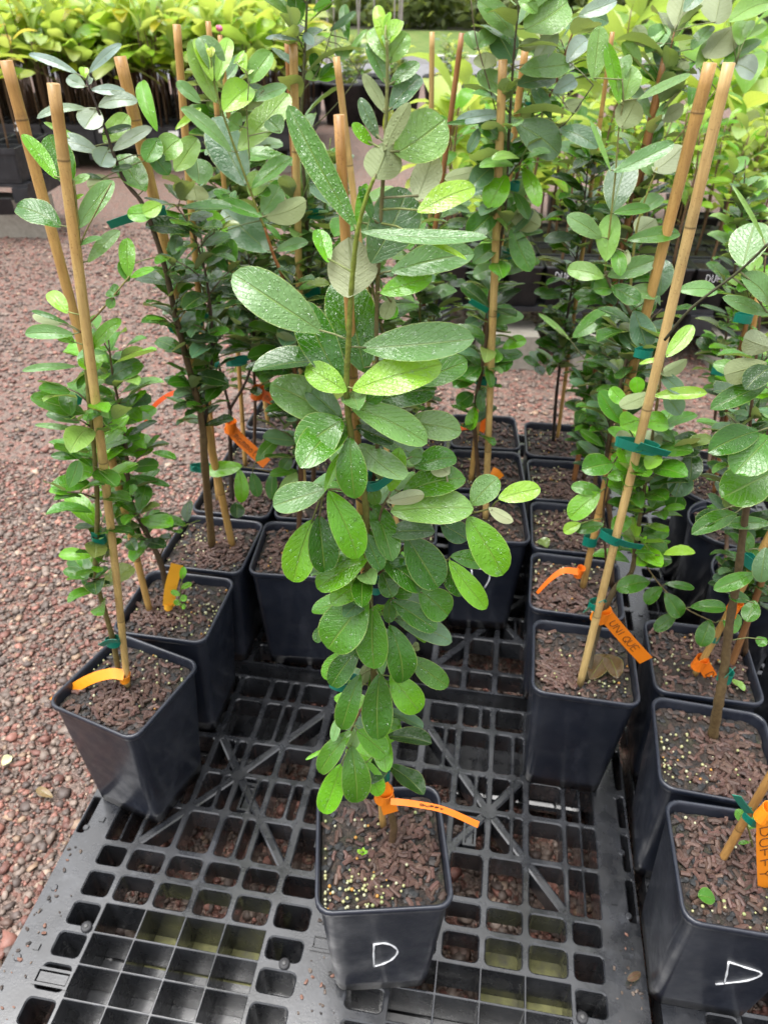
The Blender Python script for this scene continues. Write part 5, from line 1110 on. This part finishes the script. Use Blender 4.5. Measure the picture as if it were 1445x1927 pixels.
def tray(w_, d_, h_, nx, ny):
    b = MB(); t_ = .012
    b.box(-w_ / 2, w_ / 2, -d_ / 2, d_ / 2, 0, .02)
    for i in range(nx + 1): x = -w_ / 2 + w_ * i / nx; b.box(x - .004, x + .004, -d_ / 2, d_ / 2, .02, h_)
    for j in range(ny + 1): y = -d_ / 2 + d_ * j / ny; b.box(-w_ / 2 + .0045, w_ / 2 - .0045, y - .0035, y + .0035, .0205, h_ - .003)
    b.box(-w_ / 2 - .01, w_ / 2 + .01, -d_ / 2 - .012, -d_ / 2 - .005, h_ - .03, h_ + .004); b.box(-w_ / 2 - .01, w_ / 2 + .01, d_ / 2 + .005, d_ / 2 + .012, h_ - .03, h_ + .004)
    return b
def soil_slab(w_, d_, z): b = MB(); b.box(-w_ / 2 + .005, w_ / 2 - .005, -d_ / 2 + .005, d_ / 2 - .005, z - .02, z, (.03, .025, .02)); return b
rg = random.Random(77)
def bench(x0, x1, y, d_, label, z0=.21):
    root = thing('bench_pallet', label, 'pallet', ((x0 + x1) / 2, y, z0), 0, 'raised pallets under the seedling trays'); w_ = x1 - x0; b = MB()
    for q in range(5): yy = -d_ / 2 + d_ * (q + .5) / 5; b.box(-w_ / 2, w_ / 2, yy - d_ * .07, yy + d_ * .07, -.02, 0)
    for xx in (-w_ / 2 + .05, 0, w_ / 2 - .05): b.box(xx - .05, xx + .05, -d_ / 2, d_ / 2, -.11, -.0215)
    b.build('deck', M['tray'], root); return root
def block(x, y, sx, sy, h, label):
    b = MB(); g = random.Random(int(x * 100)); b.box(-sx / 2, sx / 2, -sy / 2, sy / 2, 0, h, (.36, .34, .29)); o = b.build('concrete_block', M['concrete'], None, False, (x, y, .001)); tag(o, label, 'block', 'concrete blocks under the benches')
protos = [big_leaf_plant(100 + i, .86 + .05 * (i % 3), 10, .46, ['slime', 'slime', 'spale', 'sgreen', 'lime', 'spale'] + (['syel'] if i == 2 else []), 'seedling', 'bright lime broad leaved seedling in the black trays at back left', 'lime seedlings at back left', droop=.6, wr=(.34, .46), lo=.6, bare=3) for i in range(5)]
used = set()
TR = None
for r_ in range(5):
    yy = 7.55 + r_ * .46
    for c in range(8):
        xx = -4.25 + c * .46 + rg.uniform(-.01, .01)
        tr = thing('seedling_tray', 'black tray of tall lime seedlings on the long bench at back left', 'tray', (xx, yy, .212), 0, 'black seedling trays at back left')
        if TR is None: a = tray(.44, .42, .16, 4, 3).build('tray_body', M['tray'], tr); bso = soil_slab(.44, .42, .15).build('potting_mix', M['soil'], tr); TR = (a, bso)
        else:
            for s_ in TR: q = s_.copy(); COL.objects.link(q); q.parent = tr
        for j in range(7):
            pi = rg.randrange(5); src = protos[pi]
            o = src if pi not in used else copy_tree(src); used.add(pi)
            sc = rg.uniform(.68, .93) * (1.0 + .03 * r_)
            o.location = (xx + rg.uniform(-.19, .19), yy + rg.uniform(-.18, .18), .36); o.rotation_euler.z = rg.uniform(0, 6.28); o.scale = (sc,) * 3
bench(-4.5, -.82, 8.45, 2.30, 'long black pallet bench carrying the lime seedlings at back left')
for x in (-4.3, -3.1, -1.95, -.98): block(x, 7.5, .34, .2, .098, 'mossy concrete block under the front edge of the back left bench'); 
wl = MB(); wl.box(-.045, .045, -.002, .002, 0, .07, (.8, .8, .78)); WL = None
for i, x in enumerate((-3.62, -3.3, -2.95, -2.55, -1.93, -1.62, -1.25)):
    if WL is None: WL = wl.build('plant_label', M['plain']); o = WL
    else: o = WL.copy(); COL.objects.link(o)
    o.location = (x, 7.322, .30 + .02 * (i % 2)); o.rotation_euler = (R(-12), 0, R(rg.uniform(-8, 8))); tag(o, 'small white plastic label on front of the back left trays', 'label', 'white labels on the back left trays')
# dead yellow leaves standing up among the lime seedlings
yl = big_leaf_plant(140, .95, 3, .36, ['syel'], 'yellowed_seedling', 'seedling with one upright yellow orange leaf at back left', 'lime seedlings at back left', lo=.9, wr=(.25, .32), droop=.1); yl.location = (-3.15, 7.45, .36)
# nearer crate at the far left
cr = thing('nursery_crate', 'black crate of yellowish seedlings at the left edge', 'crate', (-2.78, 5.35, .36)); tray(.85, .55, .20, 4, 3).build('crate_body', M['tray'], cr); soil_slab(.85, .55, .17).build('potting_mix', M['soil'], cr)
bench(-3.3, -2.32, 5.4, .7, 'short black pallet under the left edge crate', .355)
block(-2.55, 5.25, .5, .22, .24, 'pale concrete block under the left edge crate')
lbl = MB(); lbl.box(-.05, .05, -.003, .003, 0, .11, (.05, .05, .055)); o = lbl.build('plastic_flap', M['tray'], None, False, (-2.47, 5.02, .18)); o.rotation_euler = (.3, 0, .2); tag(o, 'loose black plastic flap hanging from the left edge crate', 'flap')
y0 = big_leaf_plant(150, .75, 10, .17, ['slime', 'spale', 'syel', 'sgreen'], 'seedling', 'thin stemmed yellowish seedling in the left edge crate', 'yellowish seedlings in the left edge crate', lo=.45, droop=.5)
for i in range(12):
    o = y0 if i == 0 else copy_tree(y0); o.location = (-2.78 + (-.36 + .24 * (i % 4)) + rg.uniform(-.04, .04), 5.18 + .16 * (i // 4), .53); o.rotation_euler.z = rg.uniform(0, 6); s_ = rg.uniform(.8, 1.15); o.scale = (s_,) * 3

# right bench: square pots in crates
bench(.18, 1.45, 3.62, .85, 'black pallet bench of square pots behind the right hand feijoas', .27); bench(1.52, 2.7, 3.62, .85, 'black pallet bench at the right edge behind the feijoas', .27)
for x, lb in ((.55, 'mossy concrete block under left end of the right hand bench'), (.98, 'concrete block under the middle of the right hand bench'), (1.62, 'concrete block under right end of the right hand bench')): block(x, 3.25, .26, .2, .158, lb)
sqp = MB(); loft(sqp, [(rsq(.062, .012), 0), (rsq(.074, .014), .165), (rsq(.078, .015), .168), (rsq(.078, .015), .18), (rsq(.072, .014), .18), (rsq(.070, .014), .15)], closed_bottom=True)
SP = None; bright = [big_leaf_plant(160 + i, .50 + .06 * i, 16, .13, ['sgreen', 'lime', 'slime', 'bright', 'mid'], 'seedling', 'bright green narrow leaved young tree on the right hand bench', 'young trees on the right hand bench', lo=.35, wr=(.32, .42), droop=.5) for i in range(3)]
broad = [big_leaf_plant(170 + i, .50, 13, .25, ['slime', 'spale', 'sgreen', 'spale'], 'seedling', 'large leaved pale lime plant on the right hand bench', 'large leaved plants on the right hand bench', lo=.5, droop=.7) for i in range(3)]
ub = set(); uw = set()
for r_ in range(4):
    for c in range(15):
        x = .27 + c * .163; y = 3.29 + r_ * .19
        if 1.44 < x < 1.54: continue
        pt = thing('nursery_pot', 'small square black pot in the rows on the right hand bench', 'pot', (x, y, .272), 0, 'small pots on the right hand bench')
        if SP is None: SP = (sqp.build('pot_body', M['tray'], pt, True), soil_slab(.14, .14, .165).build('potting_mix', M['soil'], pt))
        else:
            for s_ in SP: q = s_.copy(); COL.objects.link(q); q.parent = pt
        if r_ == 0 and c in (3, 5, 7, 8):
            b = MB(); x_ = -.035
            pt['label'] = 'small square black pot with white handwriting in front row of the right hand bench'; pt['group'] = 'handwritten pots on the right hand bench'
            for ch in 'DUF':
                for st in GL[ch]: b.tube(smooth_path([np.array([x_ + gx * .03, -.0765 + .0, .125 + gy * .03]) for gx, gy in st], 3), .0016, 5, (.75, .76, .78))
                x_ += .025
            b.build('lettering', M['ink'], pt.children[0], True)
        L_ = broad if (r_ >= 2 and c % 2 == 0) else bright
        i = rg.randrange(3); src = L_[i]; us = uw if L_ is broad else ub
        o = src if i not in us else copy_tree(src); us.add(i); s_ = rg.uniform(.8, 1.2); o.location = (x, y, .435); o.rotation_euler.z = rg.uniform(0, 6.28); o.scale = (s_,) * 3
tallb = [big_leaf_plant(190 + i, 1.12, 18, .40, ['slime', 'sgreen', 'spale', 'sgreen', 'lime'], 'seedling', 'large leaved lime plant in the block beyond the right hand bench', 'large leaved plants beyond the right hand bench', lo=.3, droop=.6) for i in range(3)]
for i in range(26):                                                    # second, taller block behind
    src = tallb[i % 3]; o = src if i < 3 else copy_tree(src); o.location = (.45 + (i % 9) * .42 + rg.uniform(-.1, .1), 4.75 + (i // 9) * .55, .16); s_ = rg.uniform(.80, 1.08) * (.66 if i % 9 < 2 else 1); o.scale = (s_, s_, s_); o.rotation_euler.z = rg.uniform(0, 6.28); o['label'] = 'large leaved lime plant in the block beyond the right hand bench'; o['group'] = 'large leaved plants beyond the right hand bench'
    pt = thing('nursery_pot', 'black pot of a large leaved plant beyond the right hand bench', 'pot', (o.location.x, o.location.y, .004), 0, 'pots beyond the right hand bench')
    for s_ in SP: q = s_.copy(); COL.objects.link(q); q.parent = pt
# middle distance tubs with grey green shrubs
tubm = MB(); n_ = 20
loft(tubm, [([(r_ * math.cos(6.2832 * i / n_), r_ * math.sin(6.2832 * i / n_)) for i in range(n_)], z) for r_, z in ((.24, 0), (.30, .42), (.315, .43), (.315, .46), (.29, .46), (.28, .40))], closed_bottom=True)
TB = None; shr = [big_leaf_plant(180 + i, .42, 16, .16, ['silver', 'dusty', 'light', 'cream', 'spale'], 'shrub', 'pale leaved shrub in the black tubs beyond the path', 'pale shrubs in the black tubs', lo=.1, stems=4, cat='shrub') for i in range(3)]; us = set()
for i in range(13):
    x = -1.75 + (i % 7) * .62 + rg.uniform(-.08, .08); y = 10.4 + (i // 7) * .9; tb = thing('tub', 'wide black tub with a pale shrub beyond the path', 'tub', (x, y, .003), 0, 'black tubs beyond the path')
    if TB is None: TB = tubm.build('tub_body', M['tray'], tb, True)
    else: q = TB.copy(); COL.objects.link(q); q.parent = tb
    k_ = i % 3; o = shr[k_] if k_ not in us else copy_tree(shr[k_]); us.add(k_); o.location = (x, y, .40); o.rotation_euler.z = rg.uniform(0, 6); s_ = rg.uniform(.8, 1.2); o.scale = (s_,) * 3
# far pale rods standing in for falling water, and the wood behind the lawn
rg = random.Random(5)
def strand(h, lean):
    b = MB(); b.tube([(0, 0, 0), (lean * .4, 0, h * .5), (lean, 0, h)], [.013, .011, .007], 6, (.5, .49, .45)); return b
S0 = [strand(3.2, l_) for l_ in (-.22, .05, .2)]; SM = [None] * 3
for i in range(22):
    k_ = i % 3
    if SM[k_] is None: SM[k_] = S0[k_].build('water_strand', M['plain'], None, True); o = SM[k_]
    else: o = SM[k_].copy(); COL.objects.link(o)
    o.location = (-2.9 + 3.1 * rg.random(), 12.6 + rg.uniform(0, 2), .003); o.rotation_euler.z = rg.uniform(-.3, .3); tag(o, 'thin pale falling water sapling standing before the lawn', 'strand', 'pale water strands before the lawn')
def tree(seed, h, r):
    g = random.Random(seed); t_ = MB(); c = MB()
    t_.tube([(0, 0, 0), (g.uniform(-.2, .2), 0, h * .45), (g.uniform(-.4, .4), 0, h * .85)], [.22, .16, .06], 8, g.choice([(.16, .13, .11), (.34, .33, .31)]))
    for k_ in range(7):
        a = g.uniform(0, 6.28); z = h * g.uniform(.25, .7); t_.tube([(0, 0, z), (math.cos(a) * r * .7, math.sin(a) * r * .7, z + h * .12)], [.07, .02], 5, (.15, .12, .10))
    cl = [(g.gauss(0, r * .45), g.gauss(0, r * .45), h * g.uniform(.25, 1.0), g.uniform(.6, 1.3)) for _ in range(16)] + [(g.gauss(0, r * .6), g.gauss(0, r * .5), g.uniform(.1, 1.9), g.uniform(.4, .9)) for _ in range(26)]
    for x, y, z, s in cl:
        cc = np.array(g.choice([(.055, .080, .045), (.075, .105, .055), (.042, .060, .038), (.10, .12, .065)]))
        for _ in range(46):
            d = np.array([g.gauss(0, 1), g.gauss(0, 1), g.gauss(0, .8)]); q = np.array([x, y, z]) + d * s * .55; a = unit([g.gauss(0, 1), g.gauss(0, 1), g.gauss(0, 1)]); b2 = unit(np.cross(a, [g.gauss(0, 1), g.gauss(0, 1), g.gauss(0, 1)])); L = g.uniform(.12, .3)
            c.add([q - a * L, q + b2 * L * .45, q + a * L, q - b2 * L * .45], [(0, 1, 2, 3)], cc * g.uniform(.6, 1.4))
    return t_, c
TP = []
kinds = ('dark evergreen tree in the wood behind the lawn', 'grey green tree in the wood behind the lawn', 'tall shaded tree in the wood behind the lawn', 'bushy dark tree in the wood behind the lawn')
for i in range(4):
    o = thing('woodland_tree', kinds[i], 'tree', (0, 0, 0), 0, 'trees in the wood behind the lawn'); t_, c = tree(300 + i, 9 + i, 3.0); t_.build('trunk', M['bark'], o, True); c.build('crown', M['leaf_far'], o); TP.append(o)
pos = [(x, 35.5 + rg.uniform(-1, 1.5)) for x in range(-24, 26, 3)] + [(x + 1.5, 39 + rg.uniform(-1, 2)) for x in range(-26, 28, 4)] + [(x, 46 + rg.uniform(-2, 3)) for x in range(-30, 34, 5)]
for i, (x, y) in enumerate(pos):
    o = TP[i] if i < 4 else copy_tree(TP[i % 4]); o.location = (x + rg.uniform(-1, 1), y, 0); o.rotation_euler.z = rg.uniform(0, 6.28); s_ = rg.uniform(.8, 1.2); o.scale = (s_, s_, s_)
